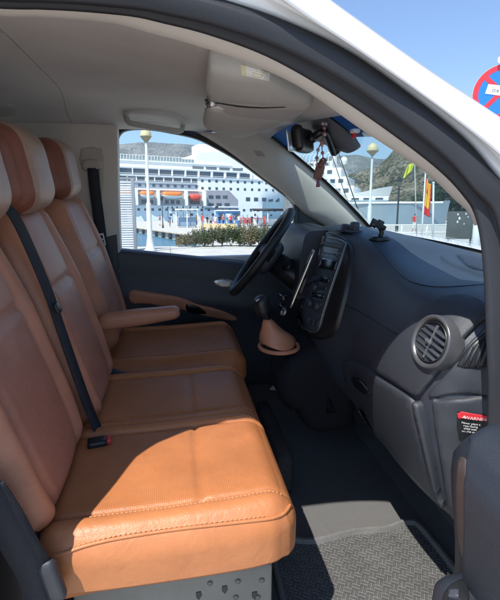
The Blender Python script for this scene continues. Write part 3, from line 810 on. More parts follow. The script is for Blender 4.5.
# lower console carrying the gear lever
bm = bmesh.new()
rbox(bm, (.545, .12, .66), (.18, .22, .28), .05, 8, lambda p, u: Vector((p.x, p.y, p.z+.06*u.x*(1 if u.z > 0 else 0)))); lc = obj('lower_console', bm, mat('console_black', (.014, .014, .018), .8, spec=.2), van)
bm = bmesh.new(); rbox(bm, (.34, .10, .42), (.06, .40, .16), .02, 4); obj('console_foot', bm, M['carpet'], lc)
gk = V(262, 307, Y=.08); gb = V(279, 345, Y=.08)
bm = bmesh.new()
rr = []
for t, w in ((0, .066), (.12, .067), (.35, .057), (.55, .044), (.75, .027), (1, .015)):
    c = gb.lerp(gk, t*.72); nw = 14
    rr.append([c+Vector((math.cos(2*math.pi*k/nw)*w*(1+.10*math.sin(5*2*math.pi*k/nw+t*6)), math.sin(2*math.pi*k/nw)*w*(1+.1*math.sin(3*2*math.pi*k/nw+t*9)), .012*math.sin(2*math.pi*k/nw*2+t*8)*(1-t))) for k in range(nw)])
loft(bm, rr)
tube(bm, [gb+Vector((math.cos(a)*.068, math.sin(a)*.068, -.004)) for a in [2*math.pi*k/24 for k in range(24)]], .008, 8, close=True)
gl = obj('gear_lever', bm, leather('gaiter_leather', (.52, .22, .12)), van); subsurf(gl, 1)
bm = bmesh.new(); cyl(bm, gb.lerp(gk, .6), gk, .010, .012, 12)
def dk(p, u): p.x += .004*u.z; return p
rbox(bm, gk+Vector((0, 0, .004)), (.056, .060, .074), .026, 8, dk, Matrix.Rotation(rad(-20), 3, 'Y')); obj('gear_knob', bm, M['black'], gl)
bm = bmesh.new(); bx(bm, gk+Vector((-.018, -.010, .03)), (.014, .02, .003), Matrix.Rotation(rad(-40), 3, 'Y'), .001); obj('knob_badge', bm, M['silver'], gl)
bm = bmesh.new()
for dx, dz in ((0, .0), (.0, .026)):
    c = V(283, 307-dz*400, Y=.14); rbox(bm, c, (.022, .05, .020), .005, 4)
obj('console_switch', bm, M['gloss'], lc)
bm = bmesh.new(); lathe(bm, V(284, 312, Y=.12), pole_frame((-.8, -.3, .3)), [(.014, 0), (.014, .006), (.011, .008), (.010, .002), (.0005, .002)], 18); obj('power_socket', bm, M['silver'], lc)
bm = bmesh.new(); rbox(bm, gb+Vector((.085, .03, -.17)), (.20, .20, .33), .05, 12, lambda p, u: Vector((p.x-.55*min(0, p.z-.06), p.y, p.z+.05*u.x*(u.z > 0)))); obj('gear_console', bm, mat('console_black', (.014, .014, .018), .8, spec=.2), lc)
# ------------------------------------------------------------------ steering wheel
WS = -1.0
a0 = V(291, 211, Y=.42); a1 = V(232.5, 292, Y=.42)
wc = (a0+a1)/2; wr = (a0-a1).length/2-.004
upw = (a0-a1).normalized(); nw_ = Vector((0, 1, 0)).cross(upw).normalized()
if nw_.x > 0: nw_ = -nw_
nw_ = Matrix.Rotation(rad(10)*WS, 3, upw) @ nw_
RW = Matrix((upw.cross(nw_), upw, nw_)).transposed()
bm = bmesh.new()
tube(bm, [wc+RW@Vector((math.cos(a)*wr, math.sin(a)*wr, 0)) for a in [2*math.pi*k/64 for k in range(64)]], .0165, 12, close=True)
sw = obj('steering_wheel', bm, mat('wheel_leather', (.014, .016, .02), .42, var=.1, bump=.3, bscale=700), van)
bm = bmesh.new()
rbox(bm, wc-nw_*.035, (.20, .15, .055), .028, 10, lambda p, u: Vector((p.x*(1-.25*(u.y < 0)*abs(u.y)), p.y, p.z)), RW)
obj('wheel_hub', bm, M['dash'], sw)
for s in ((1, .05), (-1, .05)):
    b_ = bmesh.new()
    P_ = spline([wc+RW@Vector((s[0]*.07, .0, -.035)), wc+RW@Vector((s[0]*.12, .012, -.025)), wc+RW@Vector((s[0]*wr, .02, 0))], 5)
    strap(b_, P_, upw, .045, .008); obj('wheel_spoke', b_, M['silver'] if 0 else M['dashg'], sw)
b_ = bmesh.new(); strap(b_, [wc+RW@Vector((0, -.05, -.03)), wc+RW@Vector((0, -.11, -.02)), wc+RW@Vector((0, -wr, 0))], Vector((0, 1, 0)), .06, .008); obj('wheel_spoke', b_, M['dashg'], sw)
b_ = bmesh.new(); lathe(b_, wc-nw_*.006, RW, [(.026, -.004), (.026, .002), (.022, .003), (.0005, .003)], 24); obj('hub_emblem', b_, M['silver'], sw)
b_ = bmesh.new(); cyl(b_, wc-nw_*.05, wc-nw_*.30, .045, .06, 16); obj('steering_column', b_, M['black'], sw)
for s in (1, -1):
    b_ = bmesh.new(); cyl(b_, wc-nw_*.10+Vector((0, s*.04, 0)), wc-nw_*.085+Vector((0, s*.17, .02)), .009, .011, 10); obj('column_stalk', b_, M['black'], sw)
# ------------------------------------------------------------------ open passenger door at the right
bm = bmesh.new()
def dd(p, u):
    z = p.z
    if u.x < 0:
        p.x += -.018*math.exp(-((z-.28)/.09)**2)+.012*math.exp(-((z-.06)/.10)**2)
    p.y += (.014*max(0, (.12-z))/.12 if u.y > 0 else 0)+(.045*max(0, -z-.05) if u.y > 0 else 0)
    return p
rbox(bm, (.385, -1.33, .775), (.11, .845, .64), .045, 16, dd)
pd = obj('passenger_door', bm, mat('door_trim_plastic', (.018, .023, .032), .5, var=.08, vscale=6, bump=.25, bscale=900), van)
T_pd = bvh_of(pd)
def dpan(name, poly, off, m, e=1.5, step=3, par=None):
    b_ = bmesh.new(); panel(b_, T_pd, poly, off, step, e); return obj(name, b_, m, par or pd)
dpan('inner_panel', smooth_poly([(471, 452), (480, 438), (505, 433), (520, 480), (520, 620), (472, 620), (470, 520)], 3), .012, mat('door_inner_plastic', (.021, .026, .036), .5, bump=.25, bscale=900), 3.5)
dpan('inner_recess', smooth_poly([(459, 462), (466, 458), (469, 470), (469, 545), (466, 560), (460, 548), (457, 500)], 3), .003, mat('recess_plastic', (.05, .035, .032), .6), 1.5)
b_ = bmesh.new(); c_ = V(456, 605, X=.315); rbox(b_, c_+Vector((.02, -.02, -.05)), (.09, .10, .16), .028, 8, lambda p, u: Vector((p.x, p.y+.02*max(0, -u.z), p.z))); pkt = obj('door_pocket', b_, mat('door_inner_plastic', (.021, .026, .036), .5, bump=.25, bscale=900), pd)
T_pk = bvh_of(pkt); b_ = bmesh.new(); panel(b_, T_pk, smooth_poly([(444, 606), (446, 592), (455, 583), (466, 582), (468, 606)], 3), .004, 2, 1.2); obj('pocket_switch_plate', b_, M['black'], pkt)
b_ = bmesh.new(); panel(b_, T_pk, [(452, 593), (461, 594), (461, 602), (451, 601)], .010, 2, .8); obj('lock_switch', b_, GREY, pkt)
b_ = bmesh.new(); bx(b_, (.452, -1.33, .75), (.028, .86, .74), bev=.012); obj('outer_skin', b_, M['paint'], pd)
fw_ = [Vector((.43, -.915, 1.09)), Vector((.43, -1.10, 1.36)), Vector((.43, -1.20, 1.47)), Vector((.43, -1.34, 1.55)), Vector((.43, -1.62, 1.57)), Vector((.43, -1.72, 1.50)), Vector((.43, -1.745, 1.09))]
b_ = bmesh.new(); strap(b_, spline(fw_, 6), Vector((1, 0, 0)), .045, .02); obj('window_frame', b_, M['rubber'], pd)
b_ = bmesh.new(); poly_prism(b_, [p for p in fw_], (.004, 0, 0)); obj('window_pane', b_, M['glass'], pd, smooth=False)
b_ = bmesh.new(); rbox(b_, (.54, -.97, 1.16), (.09, .20, .20), .035, 6); obj('wing_mirror', b_, M['black'], pd)
for z in (.95, .55):
    b_ = bmesh.new(); bx(b_, (.47, -.865, z), (.05, .09, .05), bev=.008); obj('door_hinge', b_, M['paint'], pd)
# ================================================================== SEATS
def cushion(name, parent, yc, w, xb, xf, zt, th, mats, bump_edge=.012, far_drop=0, grv=.07):
    hx = (xf-xb)/2; hy = w/2; hz = th/2; yl = hy-.062
    def d(p, u):
        if u.z > -.2:
            s = max(0, min(1, (p.z/hz)))
            e = max(0, (abs(p.y)-yl)/(hy-yl)) if abs(p.y) > yl else 0
            p.z += s*(bump_edge*math.sin(min(1, e)*math.pi*.62)-.009*G(abs(p.y)-yl, .005)-.012*(1-(p.y/hy)**2)*0)
            if abs(p.y) < yl: p.z += s*(-.009*G(p.x-grv, .0045)+.006*math.cos(p.y/yl*math.pi/2)*math.cos(p.x/hx*1.2))
            p.z += s*(-.014*max(0, (p.x/hx-.35)/.65)**2*0+.010*max(0, p.x/hx))
        else:
            p.z += (.055*max(0, (u.x+1)/2)**1.2)
            p.y *= 1-.05*(-u.z)
        p.y *= 1-.05*max(0, p.x/hx-.6)/.4*.6
        p.y += 0
        bulge = 1-u.z*u.z
        if abs(u.y) > .9: p.y += math.copysign(.010*bulge*max(0, 1-u.x**2), u.y)
        if u.x > .9: p.x += .008*bulge
        return p
    bm = bmesh.new()
    def fm(u):
        q = math.copysign(abs(u.y)**.75, u.y)*hy; qx = math.copysign(abs(u.x)**.75, u.x)*hx
        return 1 if u.z > .99 and abs(q) < yl-.002 and qx < hx*.985 else 0
    rbox(bm, ((xb+xf)/2, yc, zt-hz), (2*hx, w, th), .055, 56, d, face_mi=fm)
    return obj(name, bm, mats, parent)
def backrest(name, parent, yc, w, xbase, ztop, zbot, lean, th, mats, grz=.07):
    hz = (ztop-zbot)/2/math.cos(lean); hy = w/2; hx = th/2; R = Matrix.Rotation(-lean, 3, 'Y')
    yl = hy-.075
    def d(p, u):
        zz = p.z/hz
        k = 1-.20*max(0, (zz-.35)/.65)**2-.16*max(0, (-zz-.55)/.45)**2+.03*math.cos(zz*1.5)
        if u.x > 0:
            s = max(0, min(1, p.x/hx)); e = max(0, (abs(p.y)-yl)/(hy-yl))
            bol = math.sin(min(1, e)*math.pi*.6)*.028*max(0, 1-max(0, zz-.2)/.9)*(1-.5*max(0, -zz-.5))
            p.x += s*(bol-.010*G(abs(p.y)-yl, .006))
            if abs(p.y) < yl: p.x += s*(-.009*G(p.z-grz, .005)+.008*math.cos(p.y/yl*1.4)+.010*math.cos((zz+.35)*1.6))
        p.y *= k
        return p
    bm = bmesh.new()
    def fm(u):
        q = math.copysign(abs(u.y)**.75, u.y)*hy
        return 1 if u.x > .99 and abs(q) < yl-.002 else 0
    nrm = R@Vector((1, 0, 0)); c = Vector((xbase, yc, zbot))+R@Vector((0, 0, hz))-nrm*hx
    rbox(bm, c, (th, w, 2*hz), .052, 52, d, R, face_mi=fm)
    return obj(name, bm, mats, parent)
def headrest(parent, yc, xf, zc, w, h, dpt):
    hy = w/2; hz = h/2; hx = dpt/2
    def d(p, u):
        zz = p.z/hz; yy = p.y/hy
        p.x += (.014*(1-yy*yy)+.012*(1-zz*zz))*(1 if u.x > 0 else 0)
        p.x += .010*max(0, -zz)
        s = max(abs(p.x)/hx, 0)
        p.y *= 1-.05*zz*zz
        # piped seams between the front panel and the two side panels
        if u.x > 0: p.x -= .005*G(abs(p.y)-(hy-.018), .004)
        return p
    bm = bmesh.new()
    fm = lambda u: 1 if (u.x > .2 and abs(math.copysign(abs(u.y)**.75, u.y)) < .78) else 0
    rbox(bm, (xf-hx, yc, zc), (dpt, w, h), .058, 30, d, Matrix.Rotation(rad(-6), 3, 'Y'), face_mi=fm)
    o = obj('headrest', bm, [M['brown'], M['cream']], parent)
    for s in (-1, 1):
        b_ = bmesh.new(); cyl(b_, (xf-hx-.005, yc+s*.055, zc-hz+.02), (xf-hx-.012, yc+s*.055, zc-hz-.05), .006, n=10); obj('headrest_rod', b_, M['chrome'], o)
    return o
TM = [M['tan'], M['perf']]; BM = [M['tanback'], M['tanins']]
bench = thing('bench_seat', (0, -.30, .34), 'tan leather two-person passenger bench seat, its outer cushion in bright sun', 'seat', van=True)
cn = cushion('seat_cushion', bench, -.467, .402, -.275, .216, .775, .165, TM)
cm = cushion('seat_cushion', bench, -.130, .382, -.275, .214, .772, .16, TM)
bn = backrest('backrest', bench, -.485, .375, -.228, 1.335, .765, rad(15.5), .12, BM)
bmid = backrest('backrest', bench, -.105, .36, -.200, 1.325, .765, rad(15.5), .12, BM)
headrest(bench, -.515, -.312, 1.40, .265, .215, .115)
headrest(bench, -.105, -.328, 1.398, .255, .215, .115)
T_cn = bvh_of(cn)
def on_cushion(P, tree, off): return [onsurf(tree, *p, off)[0] for p in P]
def sm_path(pts, n=8): return [(q.x, q.y) for q in spline([Vector((*p, 0)) for p in pts], n)]
bm = bmesh.new()
tube(bm, on_cushion(sm_path([(50, 557), (64, 553), (85, 546), (110, 540), (145, 534), (180, 529), (215, 525), (250, 521), (272, 518), (284, 513), (290, 505)]), T_cn, .0006), .0034, 8)
obj('piping', bm, M['tan'], cn)
def stitches(name, parent, path, tree, ln=.0045, gap=.0035, r=.0009, off=.0012):
    P = on_cushion(sm_path(path, 40), tree, off); bm = bmesh.new(); acc = 0; on = None
    seg = []
    for a, b in zip(P, P[1:]):
        if (b-a).length > .03: seg = []; continue
        seg.append(a); acc += (b-a).length
        if acc > ln and on is None:
            if len(seg) > 1 and (seg[-1]-seg[0]).length > .001: tube(bm, [seg[0], seg[-1]], r, 5)
            on = acc
        if on is not None and acc > ln+gap: acc = 0; on = None; seg = []
    return obj(name, bm, M['stitch'], parent)
def seam_stitches(parent, yc, w, x0, x1):
    tree = bvh_of(parent); yl = w/2-.062
    for y in (yc-yl-.009, yc+yl+.009):
        bm = bmesh.new(); x = x0
        while x < x1:
            P = [tree.ray_cast(Vector((x+d_, y, 1.2)), Vector((0, 0, -1)))[0] for d_ in (0, .0045)]
            if all(P): tube(bm, [p+Vector((0, 0, .0010)) for p in P], .0009, 5)
            x += .008
        obj('stitching', bm, M['stitch'], parent)
seam_stitches(cn, -.467, .402, -.17, .195); seam_stitches(cm, -.130, .382, -.17, .195)
stitches('stitching', cn, [(68, 549), (90, 542), (120, 535), (160, 529), (200, 524), (240, 519), (265, 516)], T_cn)
# seat box under the bench
bm = bmesh.new()
bx(bm, (-.02, -.30, .47), (.40, .62, .27), bev=.012)
sb = obj('seat_base', bm, M['metal'], bench, auto=40)
T_sb = bvh_of(sb)
for a, b in ((222, 586), (252, 592), (196, 592)):
    bm = bmesh.new(); panel(bm, T_sb, [(a, b), (a+5, b-1), (a+6, b+3), (a+3, b+8), (a, b+5)], .0015, 2, .4); obj('base_slot', bm, M['black'], sb, smooth=False)
for a, b in ((210, 583), (238, 581), (262, 580), (258, 597), (236, 597)):
    bm = bmesh.new(); c, n_ = onsurf(T_sb, a, b, .001); lathe(bm, c, pole_frame(n_), [(.006, 0), (.0055, .0015), (.0003, .002)], 10); obj('base_bolt', bm, mat('bolt_grey', (.16, .16, .15), .5, metal=.4), sb)
# middle belt lying down the gap between the two backs, buckle in the cushion
bm = bmesh.new()
bp_ = [(-6, 196, -.33), (4, 204, -.325), (16, 219, -.32), (30, 248, -.315), (48, 291, -.31), (62, 332, -.305), (78, 378, -.30), (92, 416, -.30), (106, 446, -.305), (110, 458, -.308)]
strap(bm, spline([V(a, b, Y=y) for a, b, y in bp_], 5), lambda t: Vector((.20+.12*t, .97, .05)), .034, .0016)
sbm = obj('seat_belt', bm, M['belt'], bench)
bm = bmesh.new(); c = V(55, 308, Y=-.318); bx(bm, c+Vector((.006, 0, 0)), (.008, .030, .026), Matrix.Rotation(rad(-20), 3, 'Y'), .004); obj('belt_stop', bm, M['black'], sbm)
bm = bmesh.new()
cb = V(107, 440, Z=.786)
rbox(bm, cb+Vector((-.022, .0, -.004)), (.045, .032, .018), .006, 6, None, Matrix.Rotation(rad(10), 3, 'Z')); bk = obj('belt_buckle', bm, M['black'], bench)
bm = bmesh.new(); rbox(bm, cb+Vector((.004, .002, -.001)), (.012, .024, .013), .004, 4, None, Matrix.Rotation(rad(10), 3, 'Z')); obj('release_button', bm, M['red'], bk)
T_cm = bvh_of(cm)
bm = bmesh.new()
panel(bm, T_cm, smooth_poly([(116, 441), (124, 437), (138, 433), (143, 434), (142, 438), (132, 442), (119, 446)], 3), .0012, 1.5, 1.0); obj('buckle_slot', bm, mat('slot_leather', (.10, .04, .022), .7), cm)
# outer belt anchor beside the near cushion
bm = bmesh.new()
strap(bm, spline([V(-14, 490, Y=-.725), V(6, 520, Y=-.72), V(20, 545, Y=-.715), V(33, 568, Y=-.71), V(40, 592, Y=-.706), V(42, 625, Y=-.706)], 5), Vector((.8, .3, .5)), .05, .002); sb2 = obj('seat_belt', bm, M['belt'], bench)
bm = bmesh.new(); rbox(bm, V(52, 580, Y=-.70), (.032, .022, .085), .011, 6, None, Matrix.Rotation(rad(-10), 3, 'Y')); obj('belt_anchor_cover', bm, M['dashg'], sb2)
bm = bmesh.new(); rbox(bm, Vector((-.36, -.64, .63)), (.22, .05, .34), .02, 6); obj('seat_hinge_cover', bm, M['black'], bench)
# driver's seat
drv = thing('driver_seat', (0, .425, .34), 'tan leather driver seat on the far side with folding armrest lowered', 'seat', van=True)
dc = cushion('seat_cushion', drv, .425, .44, -.275, .262, .735, .16, TM); seam_stitches(dc, .425, .44, -.17, .23)
db = backrest('backrest', drv, .425, .43, -.205, 1.325, .775, rad(15), .12, BM)
headrest(drv, .425, -.352, 1.405, .25, .215, .11)
bm = bmesh.new()
ar0 = V(112, 320, Y=.165); ar1 = V(180, 312.5, Y=.165)
L_ar = (ar1-ar0).length; dirr = (ar1-ar0).normalized(); RA = Matrix((dirr, Vector((0, 1, 0)), dirr.cross(Vector((0, 1, 0))))).transposed()
rbox(bm, (ar0+ar1)/2-dirr*.02, (L_ar+.04, .058, .056), .022, 14, lambda p, u: Vector((p.x, p.y, p.z*(1-.22*max(0, p.x/(L_ar/2)))+.004*u.x)), RA); obj('armrest', bm, M['tanback'], drv)
bm = bmesh.new(); bx(bm, (-.0, .425, .47), (.40, .40, .27), bev=.012); obj('seat_base', bm, M['black'], drv)
bm = bmesh.new(); c = V(128, 373, Y=.16); rbox(bm, c+Vector((-.03, 0, -.015)), (.10, .03, .045), .010, 6, None, Matrix.Rotation(rad(25), 3, 'Y')); bkd = obj('belt_buckle', bm, M['black'], drv)
bm = bmesh.new(); bx(bm, c+Vector((.020, 0, -.035)), (.012, .026, .03), Matrix.Rotation(rad(25), 3, 'Y'), .003); obj('buckle_edge', bm, M['dashg'], bkd)
# ================================================================== LOOSE THINGS IN THE CAB
# floor mat
m, nt, b = nodes('mat_rubber'); L = nt.links.new
tc = N(nt, 'ShaderNodeTexCoord'); sp = N(nt, 'ShaderNodeSeparateXYZ'); rt_ = N(nt, 'ShaderNodeVectorRotate', rotation_type='Z_AXIS'); rt_.inputs['Angle'].default_value = rad(32)
L(tc.outputs['Object'], rt_.inputs['Vector']); s_ = N(nt, 'ShaderNodeVectorMath', operation='SCALE'); s_.inputs['Scale'].default_value = 54; L(rt_.outputs[0], s_.inputs[0]); L(s_.outputs[0], sp.inputs[0])
def mth(op, a, bb=None):
    n = N(nt, 'ShaderNodeMath', operation=op)
    for i, q_ in enumerate((a, bb)):
        if q_ is None: continue
        if isinstance(q_, (int, float)): n.inputs[i].default_value = q_
        else: L(q_, n.inputs[i])
    return n.outputs[0]
fx = mth('FLOOR', sp.outputs[0]); fy = mth('FLOOR', sp.outputs[1]); par = mth('FLOORED_MODULO', mth('ADD', fx, fy), 2)
mixv = N(nt, 'ShaderNodeMix', data_type='FLOAT'); L(par, mixv.inputs[0]); L(sp.outputs[0], mixv.inputs[2]); L(sp.outputs[1], mixv.inputs[3])
tri_ = mth('ABSOLUTE', mth('SUBTRACT', mth('FRACT', mth('MULTIPLY', mixv.outputs[0], 2)), .5))
mr = N(nt, 'ShaderNodeMapRange'); mr.inputs['From Min'].default_value = .30; mr.inputs['From Max'].default_value = .44; L(tri_, mr.inputs['Value'])
nz = N(nt, 'ShaderNodeTexNoise', Scale=14., Detail=8., Roughness=.7); L(tc.outputs['Object'], nz.inputs['Vector'])
cr = N(nt, 'ShaderNodeMix', data_type='RGBA'); cr.inputs[6].default_value = (.085, .085, .083, 1); cr.inputs[7].default_value = (.24, .24, .233, 1); L(mr.outputs[0], cr.inputs[0])
mu = N(nt, 'ShaderNodeMix', data_type='RGBA', blend_type='MULTIPLY'); mu.inputs[0].default_value = .7; L(cr.outputs[2], mu.inputs[6]); L(nz.outputs['Fac'], mu.inputs[7])
ga = N(nt, 'ShaderNodeVectorMath', operation='SCALE'); ga.inputs['Scale'].default_value = 1.5; L(mu.outputs[2], ga.inputs[0]); L(ga.outputs[0], b.inputs['Base Color'])
bp = N(nt, 'ShaderNodeBump', Strength=.9, Distance=.004); L(mr.outputs[0], bp.inputs['Height']); L(bp.outputs[0], b.inputs['Normal']); b.inputs['Roughness'].default_value = .6
M['matrub'] = m
fz = .345
mp = [V(300, 541, Z=fz+.012), V(345, 535.5, Z=fz+.012), V(375, 528, Z=fz+.012), V(400, 521, Z=fz+.012)]
outl = smooth_poly([(.245, mp[0].y+.0), (.38, mp[0].y+.0), (.50, mp[1].y+.018), (.60, mp[2].y), (.685, mp[3].y), (.72, mp[3].y-.06), (.72, -.66), (.66, -.715), (.30, -.715), (.24, -.66)], 4)
bm = bmesh.new()
def inset2(P, dist):
    P = [Vector(p) for p in P]; n = len(P); o = []; ar = sum(P[i].x*P[(i+1) % n].y-P[(i+1) % n].x*P[i].y for i in range(n)); sg = 1 if ar > 0 else -1
    for i in range(n):
        t = (P[(i+1) % n]-P[i-1]).normalized(); o.append(P[i]+Vector((-t.y, t.x))*dist*sg)
    return o
rg = [(0, .0), (0, .016), (.004, .020), (.012, .020), (.017, .008)]
rr = [[Vector((*p, fz+h)) for p in inset2(outl, dist)] for dist, h in rg]
vs = loft(bm, rr, True, False)
f = bm.faces.new(vs[-1]); f.material_index = 1
fmat = obj('floor_mat', bm, [mat('mat_border', (.15, .15, .147), .6, var=.15, vscale=40, bump=.3, bscale=500), M['matrub']], None, auto=35)
setp(fmat, 'dusty black rubber floor mat with basket-weave ribs in front of the passenger bench', 'floor mat', van=True)
# scrap of white paper on the floor
bm = bmesh.new(); pc = V(275, 389, Z=.345); rn = random.Random(3)
bmesh.ops.create_icosphere(bm, subdivisions=2, radius=1, matrix=Matrix.Translation(pc+Vector((0, 0, .006))) @ Matrix.Rotation(.6, 4, 'Z') @ Matrix.Diagonal((.032, .016, .008, 1)))
for v in bm.verts: v.co += Vector((rn.uniform(-1, 1)*.004, rn.uniform(-1, 1)*.004, rn.uniform(-.3, 1)*.004))
setp(obj('paper_scrap', bm, M['whiteprint'], smooth=False), 'small crumpled scrap of white paper on the dark floor behind the bench cushion', 'paper', van=True)
# hanging charm on the mirror
bm = bmesh.new()
c0 = mc+Vector((.030, -.045, .036)); 
def bead_path():
    e = V(320, 172, Y=-.01)
    return spline([c0, c0+Vector((.004, -.008, -.03)), V(318, 150, Y=-.01), V(317, 165, Y=-.01), e, V(323, 160, Y=-.02), V(322, 145, Y=-.01), c0+Vector((.01, .004, 0))], 6)
tube(bm, bead_path(), .0016, 6, 0)
for k, p in enumerate(bead_path()[::3]): ball(bm, p, .0055, 5, 1 if k % 2 else 2)
ch = obj('mirror_charm', bm, [mat('cord', (.25, .10, .10), .8), M['bead'], mat('pale_bead', (.55, .40, .42), .4)])
setp(ch, 'string of small beads with a pendant hanging from the rear-view mirror', 'charm', van=True)
bm = bmesh.new()
rbox(bm, V(319, 172, Y=-.01), (.028, .012, .045), .006, 4, None, Matrix.Rotation(rad(15), 3, 'Y')); rbox(bm, V(322, 163, Y=-.015), (.018, .02, .03), .005, 4, None, Matrix.Rotation(rad(35), 3, 'Y'))
obj('pendant', bm, mat('pendant_brown', (.16, .07, .06), .5), ch)
bm = bmesh.new(); cyl(bm, V(318, 178, Y=-.01), V(318, 187, Y=-.01), .003, .007, 8); obj('tassel', bm, mat('tassel_purple', (.22, .08, .14), .8), ch)
# phone in its holder in front of the radio
pa_, pb2 = V(294.5, 310, Y=.02), V(318.5, 252, Y=.02)
dr = (pb2-pa_).normalized(); vw = (pa_-EYE); vw = (vw-dr*vw.dot(dr)).normalized(); vw = (Matrix.Rotation(rad(4), 3, dr) @ vw); RP = Matrix((vw.cross(dr), vw, dr)).transposed()
ctrp = (pa_+pb2)/2+Vector((0, .05, 0))
bm = bmesh.new(); rbox(bm, ctrp, (.0085, .095, (pb2-pa_).length), .004, 8, None, RP)
ph = obj('phone', bm, M['phoneg']); setp(ph, 'phone with a gold rim seen edge-on, clipped up in front of the radio', 'phone', van=True)
bm = bmesh.new(); rbox(bm, ctrp+RP@Vector((-.005, 0, 0)), (.002, .088, (pb2-pa_).length-.012), .0009, 4, None, RP); obj('screen', bm, M['gloss'], ph)
bm = bmesh.new(); rbox(bm, ctrp+RP@Vector((.012, 0, -.02)), (.016, .06, .07), .006, 4, None, RP)
tube(bm, spline([ctrp+RP@Vector((.015, 0, -.02)), ctrp+Vector((.03, .0, -.01)), ctrp+Vector((.10, .01, .0))], 4), .009, 8)
hold = obj('phone_holder', bm, M['black']); setp(hold, 'black clip arm that holds the phone to the centre console', 'phone holder', van=True)
# black mount and small grey brackets on the dashboard top
def topz(px, py): return onsurf(T_d, px, py, 0)[0]
g0 = topz(380, 238.5)
bm = bmesh.new()
cyl(bm, g0+Vector((0, 0, -.004)), g0+Vector((0, 0, .007)), .034, .024, 20)
tube(bm, spline([g0+Vector((0, 0, .006)), g0+Vector((.004, 0, .02)), g0+Vector((-.003, .0, .034))], 4), .0075, 8)
rbox(bm, g0+Vector((-.008, -.003, .039)), (.036, .036, .016), .005, 4, None, Matrix.Rotation(rad(25), 3, 'Y'))
for s in (-1, 1): bx(bm, g0+Vector((-.014, s*.020, .045)), (.022, .005, .026), Matrix.Rotation(rad(25), 3, 'Y'), .002)
dm_ = obj('dash_mount', bm, M['black']); setp(dm_, 'black suction clip mount standing on the dashboard under the windscreen', 'phone mount', van=True)
for px, py, lbl in ((344, 230, 'small grey bracket on the dashboard, the one nearer the steering wheel'), (353, 230.5, 'taller grey bracket on the dashboard, beside the black clip mount')):
    g1 = topz(px, py+1.5); bm = bmesh.new(); h_ = .034 if px > 350 else .026
    rbox(bm, g1+Vector((0, 0, .003)), (.05, .045, .008), .003, 3); rbox(bm, g1+Vector((.005, 0, h_/2)), (.026, .036, h_), .008, 5)
    br = obj('dash_bracket', bm, GREY); setp(br, lbl, 'bracket', 'brackets on the dashboard', van=True)
# small tag hanging by the edge of the glass
bm = bmesh.new(); c = ws(.66, .74)+Vector((-.03, 0, -.03)); c = V(355, 131, X=.50)
rbox(bm, c, (.02, .03, .012), .004, 4); bx(bm, c+Vector((0, .004, -.012)), (.010, .012, .012), None, .002, mi=1)
tg = obj('screen_sensor', bm, [M['white'], M['redprint']]); setp(tg, 'tiny white and red clip stuck high on the windscreen near the pillar', 'clip', van=True)



# ================================================================== OUTSIDE (level world)
CONC = mat('pale_concrete', (.50, .475, .43), .9, var=.12, vscale=1.5, bump2=.3, b2scale=4)
Yq = W(150, 246.5, Z=0).y
E1 = W(196, 236.5, Z=0); E2 = W(137, 228.3, Z=0); E3 = E2+(E2-E1)*2.2
Kx = W(205, 246.5, Z=0).x
bm = bmesh.new()
outl = [(-250, -120), (250, -120), (250, 150), (E3.x-30, 150), (E3.x, E3.y), (E2.x, E2.y), (E1.x, E1.y), (Kx, Yq), (-250, Yq)]
poly_prism(bm, [Vector((x, y, 0)) for x, y in outl], (0, 0, -4))
struct(obj('quay_ground', bm, CONC, smooth=False))
bm = bmesh.new()
E12 = (E2-E1).normalized()
def kerb(a, b, w=.35, h=.12):
    a = Vector((*a[:2], 0)); b = Vector((*b[:2], 0)); d = (b-a).normalized(); n_ = Vector((-d.y, d.x, 0))
    poly_prism(bm, [a-n_*w/2, b-n_*w/2, b+n_*w/2, a+n_*w/2], (0, 0, h), .02)
kerb(E1, E3, .5, .05)
struct(obj('quay_kerb', bm, mat('kerb_stone', (.44, .37, .27), .9, var=.2, vscale=3), smooth=False))
m, nt, b = nodes('sea_water'); L = nt.links.new
tc = N(nt, 'ShaderNodeTexCoord'); mp_ = N(nt, 'ShaderNodeMapping'); mp_.inputs['Scale'].default_value = (1, 2.2, 1); L(tc.outputs['Object'], mp_.inputs[0])
n1 = N(nt, 'ShaderNodeTexNoise', Scale=.9, Detail=6., Roughness=.6); L(mp_.outputs[0], n1.inputs['Vector'])
bp = N(nt, 'ShaderNodeBump', Strength=.5, Distance=.35); L(n1.outputs['Fac'], bp.inputs['Height']); L(bp.outputs[0], b.inputs['Normal'])
b.inputs['Base Color'].default_value = (.05, .17, .25, 1); b.inputs['Roughness'].default_value = .22
bm = bmesh.new(); bmesh.ops.create_grid(bm, x_segments=2, y_segments=2, size=9000, matrix=Matrix.Translation((0, 0, -.5)))
struct(obj('sea_water', bm, m, smooth=False))
bm = bmesh.new()
for k in range(-12, 13): bx(bm, (k*6.0, Yq/2-2, .003), (.03, Yq+3, .004))
for y in (4, 9, 14, 19): bx(bm, (0, y, .003), (150, .03, .0045))
struct(obj('pavement_joints', bm, mat('joint_grey', (.22, .21, .19), .9), smooth=False))
